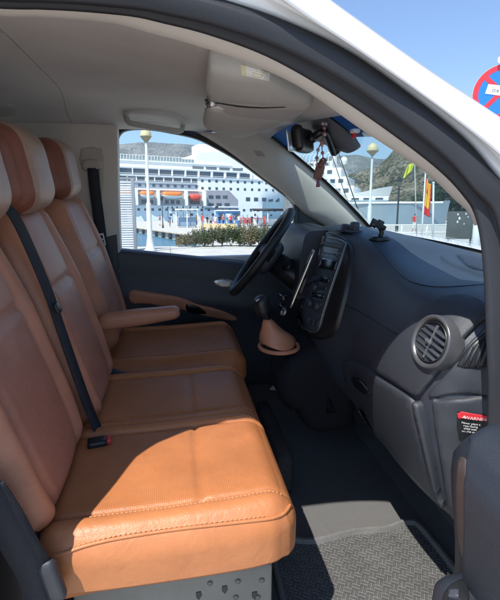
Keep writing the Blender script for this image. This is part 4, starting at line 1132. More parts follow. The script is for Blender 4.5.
# ---- hills
def hill(name, ridge, dn, dr, m, amp, seed, zb=-1, ny=26, nx=140):
    R = spline([Vector((*p, 0)) for p in ridge], 12); bm = bmesh.new(); rows_ = []
    for k in range(ny+1):
        t = k/ny; row_ = []
        for i in range(nx+1):
            f = i/nx*(len(R)-1); j = min(int(f), len(R)-2); q_ = R[j].lerp(R[j+1], f-j)
            d = ray(WB, q_.x, 217); d.z = 0; d.normalize()
            tt = min(1, t/.75); dist = dn+(dr-dn)*t/.75
            H = W(q_.x, q_.y, Y=EYE.y+d.y*dr).z
            p = EYE+d*dist
            sh = tt**1.25 if t <= .75 else 1-.5*((t-.75)/.25)
            nz = noise.fractal(Vector((p.x, p.y, seed*31))*(3.2/(dr-dn)), 1.0, 2.1, 6)*amp*(.25+sh*(1-abs(tt-.6)*.6))
            p.z = zb+(H-zb)*sh+nz*(0 if t < .02 else 1)*(.35 if abs(t-.75) < .02 else 1)
            row_.append(p)
        rows_.append(row_)
    vs = [[bm.verts.new(p) for p in r] for r in rows_]
    for a in range(ny):
        for i in range(nx): bm.faces.new((vs[a][i], vs[a][i+1], vs[a+1][i+1], vs[a+1][i]))
    return struct(obj(name, bm, m))
def hillmat(name, c1, c2, c3, sc):
    m, nt, b = nodes(name); L = nt.links.new
    tc = N(nt, 'ShaderNodeTexCoord'); n1 = N(nt, 'ShaderNodeTexNoise', Scale=sc, Detail=9., Roughness=.68); L(tc.outputs['Object'], n1.inputs['Vector'])
    r = N(nt, 'ShaderNodeValToRGB'); e = r.color_ramp.elements; e[0].position = .38; e[0].color = (*c1, 1); e[1].position = .62; e[1].color = (*c3, 1); k = e.new(.5); k.color = (*c2, 1)
    L(n1.outputs['Fac'], r.inputs[0])
    v2 = N(nt, 'ShaderNodeTexVoronoi', Scale=sc*15); L(tc.outputs['Object'], v2.inputs['Vector']); n3 = N(nt, 'ShaderNodeTexNoise', Scale=sc*2.5, Detail=4.); L(tc.outputs['Object'], n3.inputs['Vector'])
    th = N(nt, 'ShaderNodeMath', operation='SUBTRACT'); L(n3.outputs['Fac'], th.inputs[0]); L(v2.outputs['Distance'], th.inputs[1])
    m3 = N(nt, 'ShaderNodeMapRange'); m3.inputs['From Min'].default_value = -.02; m3.inputs['From Max'].default_value = .10; L(th.outputs[0], m3.inputs['Value'])
    mx3 = N(nt, 'ShaderNodeMix', data_type='RGBA'); L(m3.outputs[0], mx3.inputs[0]); L(r.outputs[0], mx3.inputs[6]); mx3.inputs[7].default_value = (c1[0]*.55, c1[1]*.6, c1[2]*.6, 1); L(mx3.outputs[2], b.inputs['Base Color'])
    n2 = N(nt, 'ShaderNodeTexVoronoi', Scale=sc*5); L(tc.outputs['Object'], n2.inputs['Vector']); bp = N(nt, 'ShaderNodeBump', Strength=.8, Distance=2.5); L(n2.outputs[0], bp.inputs['Height']); L(bp.outputs[0], b.inputs['Normal'])
    b.inputs['Roughness'].default_value = 1; b.inputs['Specular IOR Level'].default_value = 0; return m
hill('hill', [(-150, 150), (0, 148), (90, 146), (130, 144), (165, 142), (210, 146), (260, 151), (300, 160), (330, 155), (352, 153), (380, 156), (420, 150), (500, 150), (600, 160)], 1500, 2600, hillmat('far_hill', (.13, .14, .13), (.19, .19, .17), (.27, .26, .235), .006), 40, 3)
hill('rocky_hill', [(318, 200), (340, 184), (355, 176), (368, 170), (378, 166), (386, 157), (393, 150), (420, 140), (460, 134), (520, 132), (600, 150), (680, 170)], 190, 420, hillmat('scrub_hill', (.075, .085, .055), (.17, .145, .105), (.32, .275, .215), .03), 20, 5)
# ---- the cruise ship seen through the driver's window
SU = Vector((math.cos(rad(16)), math.sin(rad(16)), 0)); SN = Vector((SU.y, -SU.x, 0)); SO = W(120, 217, Y=168); SO.z = 0
def SHIP(px, py):
    r = ray(WB, px, py); t = SN.dot(SO-EYE)/SN.dot(r); p = EYE+r*t; return (p-SO).dot(SU), p.z
def SW(s, z, d=0): return SO+SU*s-SN*d+Vector((0, 0, z))
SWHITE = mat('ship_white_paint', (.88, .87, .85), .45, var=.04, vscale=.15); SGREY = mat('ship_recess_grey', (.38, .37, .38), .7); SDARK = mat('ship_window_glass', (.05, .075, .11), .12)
SBAND = mat('ship_blue_grey_band', (.30, .36, .42), .6)
ship = thing('cruise_ship', SW(0, -1.5, 13), 'huge white cruise ship with rows of windows and orange lifeboats, moored beyond the pier', 'ship')
sL = SHIP(30, 217)[0]-40; zt = SHIP(150, 161.5)[1]; sB = SHIP(297, 205)[0]
prof_top = [(sL, zt), (SHIP(196, 161)[0], zt), (SHIP(197, 153)[0], SHIP(197, 153)[1]), (SHIP(231, 150)[0], SHIP(231, 151)[1]), (SHIP(262, 174)[0], SHIP(262, 174)[1]), (SHIP(290, 199)[0], SHIP(290, 199)[1]), (sB+1, SHIP(297, 205)[1])]
def ztop(s):
    for (a, za), (c, zc) in zip(prof_top, prof_top[1:]):
        if a <= s <= c: return za+(zc-za)*(s-a)/max(1e-6, c-a)
    return prof_top[-1][1]
zdk = SHIP(150, 190)[1]
def half(s, z):
    t = max(0, (s-(sB-15))/15); f = math.sqrt(max(0, 1-t**2.2)); fl = .55+.45*min(1, max(0, (z+1.5)/11)) if t > 0 else 1
    return max(.15, 13*f*(fl if t > 0 else 1))
ss = [sL]+[sL+(sB-sL)*k/60 for k in range(1, 61)]+[p[0] for p in prof_top[1:4]]+[SHIP(196.9, 153)[0]-.05]
ss = sorted(set(round(s, 2) for s in ss if s <= sB))
bm = bmesh.new(); rings = []
for s in ss:
    zt_ = max(4, ztop(s)); zz = [-2.5, 2, 6, min(9, zt_*.8), zt_]
    zz = [-2.5]+[(-2.5)+(zt_+2.5)*k/6 for k in range(1, 7)]
    rings.append([SW(s, z, 13-half(s, z)) for z in zz]+[SW(s, z, 13+half(s, z)) for z in reversed(zz)])
loft(bm, rings); obj('hull', bm, SWHITE, ship, auto=35)
def shipbox(name, s0, s1, z0, z1, d0, d1, m, par=ship, me=None):
    if me is None:
        b_ = bmesh.new()
        P_ = [SW(s0, z0, d0), SW(s1, z0, d0), SW(s1, z1, d0), SW(s0, z1, d0)]
        poly_prism(b_, P_, -SN*(d1-d0)); return obj(name, b_, m, par, smooth=False)
def srow(name, y, xs, w, h, m, d=-.06, py0=150):
    z = SHIP(150, y)[1]
    for px in xs:
        s = SHIP(px, 217)[0]; 
        if ztop(s+w) < z+h: continue
        dd_ = 13-half(s, z)
        shipbox(name, s-w/2, s+w/2, z-h/2, z+h/2, dd_+d, dd_+.3, m)
mpp = 168/450.
# deck edges: slim projecting slabs
for y, x1 in ((161.2, 232), (167.6, 246), (175.6, 262), (189.3, 198), (206.2, 238)):
    s1 = SHIP(x1, 217)[0]; z = SHIP(150, y)[1]; shipbox('deck_edge', sL, s1, z-.25, z+.25, -.35, .2, SWHITE)
srow('cabin_window', 165, [x for x in range(82, 246, 13)], 4.4, 1.25, mat('ship_grey_glass', (.16, .18, .20), .2))
srow('balcony_window', 172, [x for x in range(76, 262, 13)], 4.3, 1.9, SDARK)
s1 = SHIP(198, 217)[0]
za, zb_ = SHIP(150, 181.4)[1], SHIP(150, 177)[1]; shipbox('promenade_shade_panel', sL, s1, za, zb_, -.05, .3, SDARK)  # flat dark panel stands in for the shade inside the open promenade
for px in range(84, 198, 9):
    s = SHIP(px, 217)[0]; shipbox('promenade_post', s-.2, s+.2, za, zb_, -.14, .2, SWHITE)
za, zb_ = SHIP(150, 188.6)[1], SHIP(150, 182.2)[1]; shipbox('blue_grey_band', sL, s1, za, zb_, -.05, .3, SBAND)
srow('deck_window', 185.2, range(85, 198, 7), 1.1, 1.0, SDARK, -.1)
for y in (178.8, 186.6): srow('porthole', y, range(203, 276, 7), 1.0, .95, SDARK)
srow('porthole', 209.5, range(97, 286, 7), 1.0, .9, SDARK); srow('porthole', 214.5, range(150, 286, 21), .9, .9, SDARK)
srow('forward_window', 197.4, (248, 256, 264, 271.5, 279), 1.9, 1.5, SDARK)
za, zb_ = SHIP(150, 205.4)[1], SHIP(150, 190.2)[1]
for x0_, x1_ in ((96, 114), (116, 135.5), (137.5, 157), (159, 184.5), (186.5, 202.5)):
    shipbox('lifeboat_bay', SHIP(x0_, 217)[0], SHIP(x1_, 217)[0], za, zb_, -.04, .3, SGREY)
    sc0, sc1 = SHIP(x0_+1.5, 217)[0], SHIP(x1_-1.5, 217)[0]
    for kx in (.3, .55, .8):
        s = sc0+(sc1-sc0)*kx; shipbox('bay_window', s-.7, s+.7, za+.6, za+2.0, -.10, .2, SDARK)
    red = x0_ == 186.5; zc = SHIP(150, 197 if red else 195)[1]
    b_ = bmesh.new(); c = SW((sc0+sc1)/2, zc, -1.2); ln = (sc1-sc0)/2*(.92)
    Rm = Matrix((SU, -SN, Vector((0, 0, 1)))).transposed()
    rbox(b_, c, (ln*2, 3.0, 2.6), 1.2, 10, lambda p, u: Vector((p.x, p.y*(1-.5*abs(p.x/ln)**3), p.z*(1-.35*abs(p.x/ln)**3)+(.35*abs(p.x/ln)**2))), Rm, face_mi=lambda u: 0 if u.z > -.15 else 1)
    obj('lifeboat', b_, [mat('lifeboat_red', (.62, .06, .04), .45) if red else mat('lifeboat_orange', (.72, .20, .04), .45), mat('lifeboat_red', (.62, .06, .04), .45) if red else SWHITE], ship, label='red lifeboat, lower than the orange ones' if red else None)
b_ = bmesh.new(); P_ = [(204.5, 190.5), (229, 190.5), (238, 200), (238, 210), (204.5, 210)]
poly_prism(b_, [SW(*SHIP(*p), -.05) for p in P_], -SN*.3); obj('mooring_deck', b_, mat('mauve_grey', (.36, .34, .37), .7), ship, smooth=False)
for x0_ in (211, 218, 225): s, z = SHIP(x0_, 197); shipbox('mooring_opening', s-1.0, s+1.0, z-.6, z+.6, -.12, .2, SDARK)
for x0_ in (211, 219, 227): s, z = SHIP(x0_, 205); shipbox('mooring_opening', s-1.1, s+1.1, z-.5, z+.7, -.12, .2, SDARK)
for k, px in enumerate(range(76, 262, 13)):
    s = SHIP(px+6.5, 217)[0]; z0_, z1_ = SHIP(150, 175.4)[1], SHIP(150, 168.4)[1]
    if ztop(s) > z1_+.3: shipbox('balcony_divider', s-.16, s+.16, z0_, z1_, -.5, .2, SWHITE)
for y, x1 in ((173.9, 258), (180.6, 198), (163.6, 240)):
    s1_ = SHIP(x1, 217)[0]; z = SHIP(150, y)[1]; shipbox('deck_rail', sL, s1_, z-.07, z+.07, -.55, -.45, SWHITE)
for px in (115, 136.5, 158, 185.5, 203.5):
    s = SHIP(px, 217)[0]; shipbox('davit', s-.35, s+.35, SHIP(150, 205.4)[1], SHIP(150, 190)[1], -2.6, .2, SWHITE)
# sun deck screens, funnel block, sloping forward rails, mast
b_ = bmesh.new()
for px in range(70, 197, 3):
    s = SHIP(px, 217)[0]; bx(b_, SW(s, zt+1.0, .6), (.14, .14, 2.2), mi=0)
bx(b_, SW((sL+SHIP(196, 217)[0])/2, zt+2.1, .6), (SHIP(196, 217)[0]-sL, .14, .12), Matrix.Rotation(rad(16), 3, 'Z'))
bx(b_, SW((sL+SHIP(196, 217)[0])/2, zt+.9, .7), (SHIP(196, 217)[0]-sL, .05, 1.5), Matrix.Rotation(rad(16), 3, 'Z'), mi=1)
obj('sun_deck_screen', b_, [SWHITE, mat('deck_screen_glass', (.25, .31, .33), .2)], ship, smooth=False)
b_ = bmesh.new()
for k in range(3):
    dx = k*1.3
    tube(b_, [SW(SHIP(a, 217)[0]+dx*.6, SHIP(a, bb)[1]+.8+dx, .6) for a, bb in ((226, 150.5), (240, 157), (256, 168), (272, 182), (286, 194), (295, 203))], .16, 5)
for a, bb in ((232, 152.5), (240, 158), (248, 163), (256, 169.5), (264, 176), (272, 183.5), (280, 190), (287, 196)):
    s, z = SHIP(a, bb); cyl(b_, SW(s, z-.5, .6), SW(s+1.6, z+3.4, .6), .12, n=5)
obj('forward_rail', b_, SWHITE, ship)
b_ = bmesh.new(); s, z = SHIP(214, 151); bx(b_, SW(s, z+1.2, 8), (10, 8, 3.4), Matrix.Rotation(rad(16), 3, 'Z'), .5); cyl(b_, SW(s+3, z+2, 8), SW(s+3, z+5.4, 8), .35, .15, 8); obj('bridge_top', b_, SWHITE, ship, auto=40)
# ---- people
def person_mesh(name, arm, stride):
    bm = bmesh.new(); sk = bm.verts.layers.skin.verify(); V0 = {}
    def v(k, p, r): q_ = bm.verts.new(p); q_[sk].radius = r if hasattr(r, '__len__') else (r, r); V0[k] = q_
    v('pel', (0, 0, .93), (.15, .11)); v('wst', (0, 0, 1.06), (.135, .10)); v('chs', (0, 0, 1.30), (.17, .115)); v('nck', (0, 0, 1.46), .055); v('hd', (0, .01, 1.56), (.075, .085)); v('top', (0, .0, 1.68), (.07, .085))
    for s, n_ in ((1, 'r'), (-1, 'l')):
        v('hip'+n_, (s*.09, 0, .87), .095); v('kn'+n_, (s*.10, stride*s*.5-.02, .48), .062); v('an'+n_, (s*.10, stride*s+.03, .09), .045); v('to'+n_, (s*.11, stride*s-.12, .035), (.04, .03))
        v('sh'+n_, (s*.19, 0, 1.39), .062); v('el'+n_, (s*(.25+arm*.05), .03, 1.12), .045); v('wr'+n_, (s*(.24+arm*.04), -.06-arm*.14, .90+arm*.15), .032); v('ha'+n_, (s*.23, -.09-arm*.17, .82+arm*.17), (.035, .022))
    for a, c in (('pel', 'wst'), ('wst', 'chs'), ('chs', 'nck'), ('nck', 'hd'), ('hd', 'top'))+tuple(x for n_ in 'rl' for x in (('pel', 'hip'+n_), ('hip'+n_, 'kn'+n_), ('kn'+n_, 'an'+n_), ('an'+n_, 'to'+n_), ('chs', 'sh'+n_), ('sh'+n_, 'el'+n_), ('el'+n_, 'wr'+n_), ('wr'+n_, 'ha'+n_))):
        bm.edges.new((V0[a], V0[c]))
    V0['pel'][sk].use_root = True
    me = bpy.data.meshes.new(name); bm.to_mesh(me); bm.free(); o = bpy.data.objects.new(name, me); COL.objects.link(o)
    o.modifiers.new('skin', 'SKIN'); sb_ = o.modifiers.new('subdivision', 'SUBSURF'); sb_.levels = 1; sb_.render_levels = 1
    bpy.context.view_layer.update()
    m2 = bpy.data.meshes.new_from_object(o.evaluated_get(bpy.context.evaluated_depsgraph_get())); bpy.data.objects.remove(o); bpy.data.meshes.remove(me)
    for k in range(4): m2.materials.append(None)
    for p in m2.polygons:
        c = p.center; p.use_smooth = True
        if c.z > 1.60 or (c.z > 1.5 and c.y > .03): p.material_index = 3
        elif c.z > 1.44: p.material_index = 2
        elif abs(c.x) > .205 and c.z < 1.24: p.material_index = 2
        elif c.z > .93: p.material_index = 0
        elif c.z > .45 or True: p.material_index = 1
        if c.z < .42 and c.z > .09 and arm > .5: p.material_index = 2
    return m2
PMS = [person_mesh('person', 0, .0), person_mesh('person', 1, .12), person_mesh('person', .4, .2)]
SKIN = mat('skin', (.45, .26, .18), .6); HAIRS = [mat('hair_dark', (.03, .02, .015), .6), mat('hair_brown', (.12, .06, .03), .6), mat('straw_hat', (.55, .45, .28), .8)]
CL = dict(red=(.60, .05, .05), white=(.75, .75, .73), blue=(.06, .14, .38), navy=(.02, .03, .08), pink=(.60, .25, .28), black=(.02, .02, .022), green=(.10, .25, .12), yellow=(.65, .48, .10), grey=(.3, .3, .31), turquoise=(.08, .40, .45))
CLM = {k: mat('cloth_'+k, c, .85) for k, c in CL.items()}
def person(p, k, top, bot, rz, label, hair=0):
    o = bpy.data.objects.new('person', PMS[k]); COL.objects.link(o); o.location = p; o.rotation_euler = (0, 0, rz); 
    for i, m_ in enumerate((CLM[top], CLM[bot], SKIN, HAIRS[hair])): o.material_slots[i].link = 'OBJECT'; o.material_slots[i].material = m_
    h = random.uniform(.95, 1.06); o.scale = (h, h, h)
    return setp(o, label, 'person', 'people on the pier')
FOLK = [(264, 226.8, 0, 'red', 'red', 'person all in red under the right end of the dark canopy'), (257.5, 226.8, 1, 'blue', 'navy', 'person in a blue top beside the one all in red'), (252, 226.4, 2, 'navy', 'black', 'person in dark clothes under the left end of the dark canopy'),
 (243, 226.5, 1, 'pink', 'grey', 'person in pink with grey trousers left of the dark canopy'), (239, 227, 0, 'white', 'blue', 'person in white top and blue trousers left of the dark canopy'), (234.5, 226.5, 2, 'blue', 'white', 'person in blue top and white trousers by the blue kiosk'),
 (231, 227.5, 1, 'red', 'black', 'person in red top and black trousers in front of the blue kiosk'), (227, 227, 0, 'turquoise', 'white', 'person in turquoise and white in front of the blue kiosk'), (223.5, 227.8, 2, 'pink', 'navy', 'person in pink top and navy trousers near the blue kiosk'),
 (219.5, 227.2, 1, 'black', 'blue', 'person in black top and blue trousers in the pier crowd'), (215.5, 228, 0, 'white', 'pink', 'person in white top and pink trousers in the pier crowd'), (211, 227.4, 2, 'grey', 'black', 'person in grey top and black trousers in the pier crowd'),
 (207.5, 228.2, 1, 'navy', 'grey', 'person in navy top and grey trousers in the pier crowd'), (202.5, 230.5, 0, 'red', 'grey', 'larger person in red top and grey trousers at the end of the low barrier'), (197, 227.5, 2, 'yellow', 'navy', 'person in yellow top walking on the pier'),
 (189, 227, 1, 'white', 'black', 'person in white top and black trousers by the white canopy frame'), (181, 226.8, 0, 'green', 'grey', 'person in green top near the white canopy frame'), (170, 227, 2, 'blue', 'grey', 'person in blue top and grey trousers on the far pier'), (160, 226.6, 1, 'pink', 'white', 'person in pink and white on the far pier'),
 (247.5, 225.6, 0, 'grey', 'navy', 'person in grey top and navy trousers behind the crowd near the canopy')]
for i, (px, py, k, a, c, lb_) in enumerate(FOLK): person(W(px, py, Z=0), k, a, c, random.uniform(0, 6.28), lb_, i % 3)
person(W(414, 233, Z=0), 1, 'red', 'white', 2.0, 'person in red top beyond the white railing, right of the black lantern', 0)
# ---- things on the pier
POLE = mat('dark_pole', (.03, .032, .036), .5)
base_l = None
for i, (px, py) in enumerate(((163, 228), (174, 228), (183, 228.5), (193, 228.5), (206, 229), (222, 229.5), (236, 229), (246, 229), (215, 227), (273, 229), (281, 230))):
    p = W(px, py, Z=0)
    if base_l is None:
        o = thing('pier_lamp', p, 'thin dark lamp post standing on the pier before the ship', 'lamp post', 'slim lamp posts along the pier'); base_l = o
        b_ = bmesh.new(); cyl(b_, p, p+Vector((0, 0, 3.4)), .07, .045, 8); cyl(b_, p, p+Vector((0, 0, .5)), .13, .10, 8); obj('pole', b_, POLE, o)
        b_ = bmesh.new(); lathe(b_, p+Vector((0, 0, 3.4)), Matrix.Identity(3), [(.05, 0), (.16, .08), (.20, .36), (.24, .40), (.05, .58), (.01, .62)], 10); obj('lantern', b_, POLE, o)
    else:
        o = copy_tree(base_l); o.location = p
for i, f in enumerate([.02, .10, .19, .29, .40, .52, .65, .80, .97]):
    p = E1.lerp(E2, f)+Vector((0, 0, -.24)); d = E12; n_ = Vector((d.y, -d.x, 0)); n_ = n_ if n_.y < 0 else -n_
    b_ = bmesh.new(); tube(b_, [p+n_*.16+d*math.cos(a)*.22+Vector((0, 0, math.sin(a)*.22)) for a in [2*math.pi*k/18 for k in range(18)]], .10, 8, close=True)
    setp(obj('tyre_fender', b_, mat('tyre_rubber', (.025, .025, .027), .85)), 'black tyre hung as a fender on the pier wall above the water', 'fender', 'tyre fenders along the pier wall')
p = W(228, 225.5, Z=0)
kk = thing('kiosk', p, 'blue and white ticket kiosk with posters in the pier crowd', 'kiosk')
b_ = bmesh.new(); bx(b_, p+Vector((0, 0, 1.25)), (3.8, 2.2, 2.3), bev=.03); obj('cabin', b_, mat('kiosk_blue', (.10, .26, .50), .5), kk)
b_ = bmesh.new(); bx(b_, p+Vector((0, 0, 2.4)), (4.1, 2.8, .16), bev=.03); obj('roof', b_, SWHITE, kk)
for dx in (-1.2, 0, 1.2):
    b_ = bmesh.new(); bx(b_, p+Vector((dx, -1.13, 1.45)), (.9, .06, 1.0), bev=.01); obj('window', b_, SDARK if dx else mat('kiosk_poster', (.65, .72, .76), .5), kk, smooth=False)
for px, py, lb_ in ((187, 227.5, 'white pavilion frame on the pier, the left of two'), (178.5, 227, None)):
    if lb_ is None: continue
    p = W(px, py, Z=0); kk = thing('pavilion', p, 'white framed pavilion with a pale roof and blue-grey sides on the pier', 'pavilion')
    for sx in (-1.4, 0, 1.4):
        b_ = bmesh.new(); bx(b_, p+Vector((sx, -1, 1.15)), (.10, .10, 2.3)); obj('post', b_, SWHITE, kk, smooth=False)
    b_ = bmesh.new(); bx(b_, p+Vector((0, 0, 2.35)), (3.1, 2.6, .13), bev=.04); obj('roof', b_, SWHITE, kk)
    b_ = bmesh.new(); bx(b_, p+Vector((0, .3, .75)), (2.5, 1.6, 1.2), bev=.05); obj('counter', b_, mat('pavilion_blue', (.20, .30, .42), .5), kk)
p = W(266, 226, Z=0)
kk = thing('canopy', p, 'dark flat canopy on white posts over people on the pier', 'canopy')
b_ = bmesh.new(); bx(b_, p+Vector((0, 0, 2.55)), (4.7, 3.0, .18), bev=.05); bx(b_, p+Vector((0, -1.5, 2.42)), (4.7, .05, .3)); obj('roof', b_, mat('canopy_black', (.02, .022, .026), .6), kk)
for sx in (-2.2, 0, 2.2):
    b_ = bmesh.new(); cyl(b_, p+Vector((sx, -1.3, 0)), p+Vector((sx, -1.3, 2.5)), .06, n=8); obj('post', b_, SWHITE, kk)
b_ = bmesh.new(); bx(b_, p+Vector((0, 1.0, .55)), (4.2, .4, 1.1), bev=.03); obj('counter', b_, SWHITE, kk)
a, c = W(200, 228.8, Z=0), W(237, 229.2, Z=0)
b_ = bmesh.new(); dv_ = (c-a); 
poly_prism(b_, [a, c, c+Vector((0, 0, .62)), a+Vector((0, 0, .62))], Vector((0, .3, 0)), .04)
for t in (.1, .35, .6, .85): poly_prism(b_, [a+dv_*t, a+dv_*(t+.06), a+dv_*(t+.06)+Vector((0, 0, .2)), a+dv_*t+Vector((0, 0, .2))], Vector((0, -.12, 0)))
setp(obj('low_barrier', b_, mat('barrier_tan', (.60, .47, .27), .8, var=.12), smooth=False), 'low tan barrier in front of the pier crowd', 'barrier')
a, c = W(232, 223.6, Z=0), W(262, 223.4, Z=0)
b_ = bmesh.new(); poly_prism(b_, [a, c, c+Vector((0, 0, 1.2)), a+Vector((0, 0, 1.2))], Vector((0, .2, 0)), .03)
setp(obj('banner_fence', b_, mat('banner_red', (.52, .10, .10), .7, var=.2), smooth=False), 'red banner fence behind the people on the pier', 'fence')
# ---- left globe lamp, nearer
def globe_lamp(p, h, label, rg=.21, tint=(.62, .55, .30)):
    o = thing('street_lamp', p, label, 'street lamp', 'white globe street lamps'); LW = mat('lamp_white_paint', (.62, .64, .64), .5, var=.08, vscale=6)
    b_ = bmesh.new(); lathe(b_, p, Matrix.Identity(3), [(.24, 0), (.24, .06), (.17, .12), (.13, .45), (.105, .55), (.10, h*.40), (.095, h*.40+.05), (.062, h*.40+.12), (.05, h-.35), (.045, h-.33)], 16); obj('pole', b_, LW, o)
    b_ = bmesh.new(); lathe(b_, p+Vector((0, 0, h-.38)), Matrix.Identity(3), [(.05, 0), (.09, .06), (rg*.95, .20), (rg*1.06, .22), (rg*1.06, .25), (.02, .26)], 16); obj('lamp_collar', b_, mat('lamp_bronze', (.22, .20, .13), .5), o)
    b_ = bmesh.new(); lathe(b_, p+Vector((0, 0, h-.13)), Matrix.Identity(3), [(rg, 0), (rg*1.02, .06), (rg*.93, .17), (rg*.66, .28), (rg*.3, .335), (.005, .35)], 18); obj('lamp_shade', b_, mat('lamp_globe', tint, .25, spec=.6), o)
    return o
p = W(150.5, 251, Z=0); globe_lamp(p, 1.38+(217-139)/450*(p-EYE).length*.985, 'white street lamp with a yellowish dome, left one seen through the driver window')
p = W(368, 246, Z=0); globe_lamp(p, 1.38+(217-151.5)/450*(p-EYE).length*.96, 'street lamp with an amber globe seen through the windscreen', .26, (.60, .56, .36))
# ---- louvred screen beside the left lamp
p0 = W(120, 250.5, Z=0); p1 = W(137, 250.5, Z=0); hh = 1.38+(217-180.5)/450*(p1-EYE).length*.97
sc = thing('louvre_screen', (p0+p1)/2, 'grey louvred screen of white horizontal slats left of the street lamp', 'screen')
dx = (p1-p0); du = dx.normalized()
for t in (0, 1):
    b_ = bmesh.new(); bx(b_, p0+dx*t-du*.05*t+Vector((0, 0, hh/2)), (.14 if t else .07, .10, hh), bev=.01); obj('post', b_, mat('screen_grey', (.20, .22, .25), .6), sc)
b_ = bmesh.new(); k = 0; z = .12
while z < hh-.05:
    bx(b_, p0+dx*.5+Vector((0, 0, z)), (dx.length-.06, .09, .035), Matrix.Rotation(rad(35), 3, 'X')); z += .095
obj('slats', b_, mat('slat_white', (.66, .68, .70), .6), sc, smooth=False)
b_ = bmesh.new(); bx(b_, p0+dx*.5+Vector((0, .02, hh+.0)), (dx.length+.1, .12, .10), bev=.01); obj('top_rail', b_, mat('screen_grey', (.20, .22, .25), .6), sc)
# ---- shrubs in front of the pier
def leafmat(name, c):
    m, nt, b = nodes(name); L = nt.links.new; oi = N(nt, 'ShaderNodeNewGeometry')
    hs = N(nt, 'ShaderNodeVectorMath', operation='SCALE'); hs.inputs[0].default_value = c; mr_ = N(nt, 'ShaderNodeMapRange'); mr_.inputs['To Min'].default_value = .6; mr_.inputs['To Max'].default_value = 1.5
    L(oi.outputs['Random Per Island'], mr_.inputs['Value']); L(mr_.outputs[0], hs.inputs['Scale']); L(hs.outputs[0], b.inputs['Base Color']); b.inputs['Roughness'].default_value = .7; b.inputs['Specular IOR Level'].default_value = .2
    tr = N(nt, 'ShaderNodeBsdfTranslucent'); L(hs.outputs[0], tr.inputs[0]); mx = N(nt, 'ShaderNodeMixShader'); mx.inputs[0].default_value = .3
    L(b.outputs[0], mx.inputs[1]); L(tr.outputs[0], mx.inputs[2]); L(mx.outputs[0], nt.nodes['Material Output'].inputs['Surface']); return m
LEAF = [leafmat('sage_leaf', (.115, .125, .075)), leafmat('green_leaf', (.075, .105, .045)), leafmat('dry_leaf', (.19, .165, .09)), leafmat('pine_leaf', (.030, .048, .022))]
def leaves(bm, c, r, n, ls, rnd, flat=1.0):
    for _ in range(n):
        d = Vector((rnd.gauss(0, 1), rnd.gauss(0, 1), rnd.gauss(0, 1))).normalized()*rnd.random()**.45
        p = Vector(c)+Vector((d.x*r, d.y*r, d.z*r*flat))
        if p.z < .02: continue
        a = Vector((rnd.gauss(0, 1), rnd.gauss(0, 1), rnd.gauss(0, 1)+.7)).normalized(); bvec = a.orthogonal().normalized(); ll = ls*rnd.uniform(.6, 1.4)
        bm.faces.new([bm.verts.new(p), bm.verts.new(p+a*ll*.5+bvec*ll*.28), bm.verts.new(p+a*ll), bm.verts.new(p+a*ll*.5-bvec*ll*.28)])
rnd = random.Random(5)
SHR = [(186, 246.5, .5, 2), (195, 246, .62, 0), (204, 246.5, .75, 1), (213, 246.5, .85, 0), (222, 246, .9, 0), (231, 246.3, .95, 1), (240, 246, 1.0, 0), (250, 246.5, 1.1, 2), (259, 246, 1.12, 0), (268, 246, 1.05, 1), (278, 246, 1.0, 0), (200, 240.5, .6, 2), (218, 240, .7, 0), (236, 239.5, .8, 1), (254, 239.5, .85, 0)]
LBL = ['dry sage shrub', 'grey-green shrub', 'straw-tinged shrub']
for i, (px, py, h, k) in enumerate(SHR):
    p = W(px, py, Z=0)
    o = thing('shrub', p, 'low bushy shrub with grey-green leaves in the row between the road and the pier', 'shrub', 'shrubs between the road and the pier')
    b_ = bmesh.new()
    for q in range(7):
        c = p+Vector((rnd.uniform(-.36, .36), rnd.uniform(-.4, .4), rnd.uniform(.15, h*.72))); leaves(b_, c, rnd.uniform(.16, .30), 95, .085, rnd)
    for q in range(16):
        a = p+Vector((rnd.uniform(-.4, .4), rnd.uniform(-.3, .3), 0)); tip = a+Vector((rnd.uniform(-.2, .2), rnd.uniform(-.2, .2), h*rnd.uniform(.7, 1.15)))
        for t in range(9): leaves(b_, a.lerp(tip, .25+t/11), .05, 4, .07, rnd)
    obj('foliage', b_, LEAF[k], o, smooth=False)
    b_ = bmesh.new()
    for q in range(5): cyl(b_, p, p+Vector((rnd.uniform(-.3, .3), rnd.uniform(-.3, .3), h*.7)), .018, .006, 5)
    obj('stem', b_, mat('twig', (.12, .09, .06), .9), o)
# ---- through the windscreen: white ship, grey-blue ship, rail, lantern, flags, board
def box_on(b_, fr_, s0, s1, d0, d1, z0, z1, bev=0, mi=0):
    o_, u_, n_ = fr_; R_ = Matrix((u_, n_, Vector((0, 0, 1)))).transposed()
    bx(b_, o_+u_*(s0+s1)/2+n_*(d0+d1)/2+Vector((0, 0, (z0+z1)/2)), (s1-s0, d1-d0, z1-z0), R_, bev, mi=mi)
def ship_frame(px, D, ang):
    d = ray(WB, px, 217); d.z = 0; d.normalize(); o_ = Vector((EYE.x, EYE.y, 0))+d*D
    u_ = Vector((math.cos(rad(ang)), math.sin(rad(ang)), 0)); return o_, u_, Vector((-u_.y, u_.x, 0))
D2 = 120; fr2 = ship_frame(352, D2, -32)
pm = D2/450*.93
fy2 = thing('white_ferry', fr2[0], 'white passenger ship with stepped decks and a radar mast seen through the windscreen', 'ship')
def Z2(py): return 1.38+(217-py)*pm
b_ = bmesh.new(); rings = []
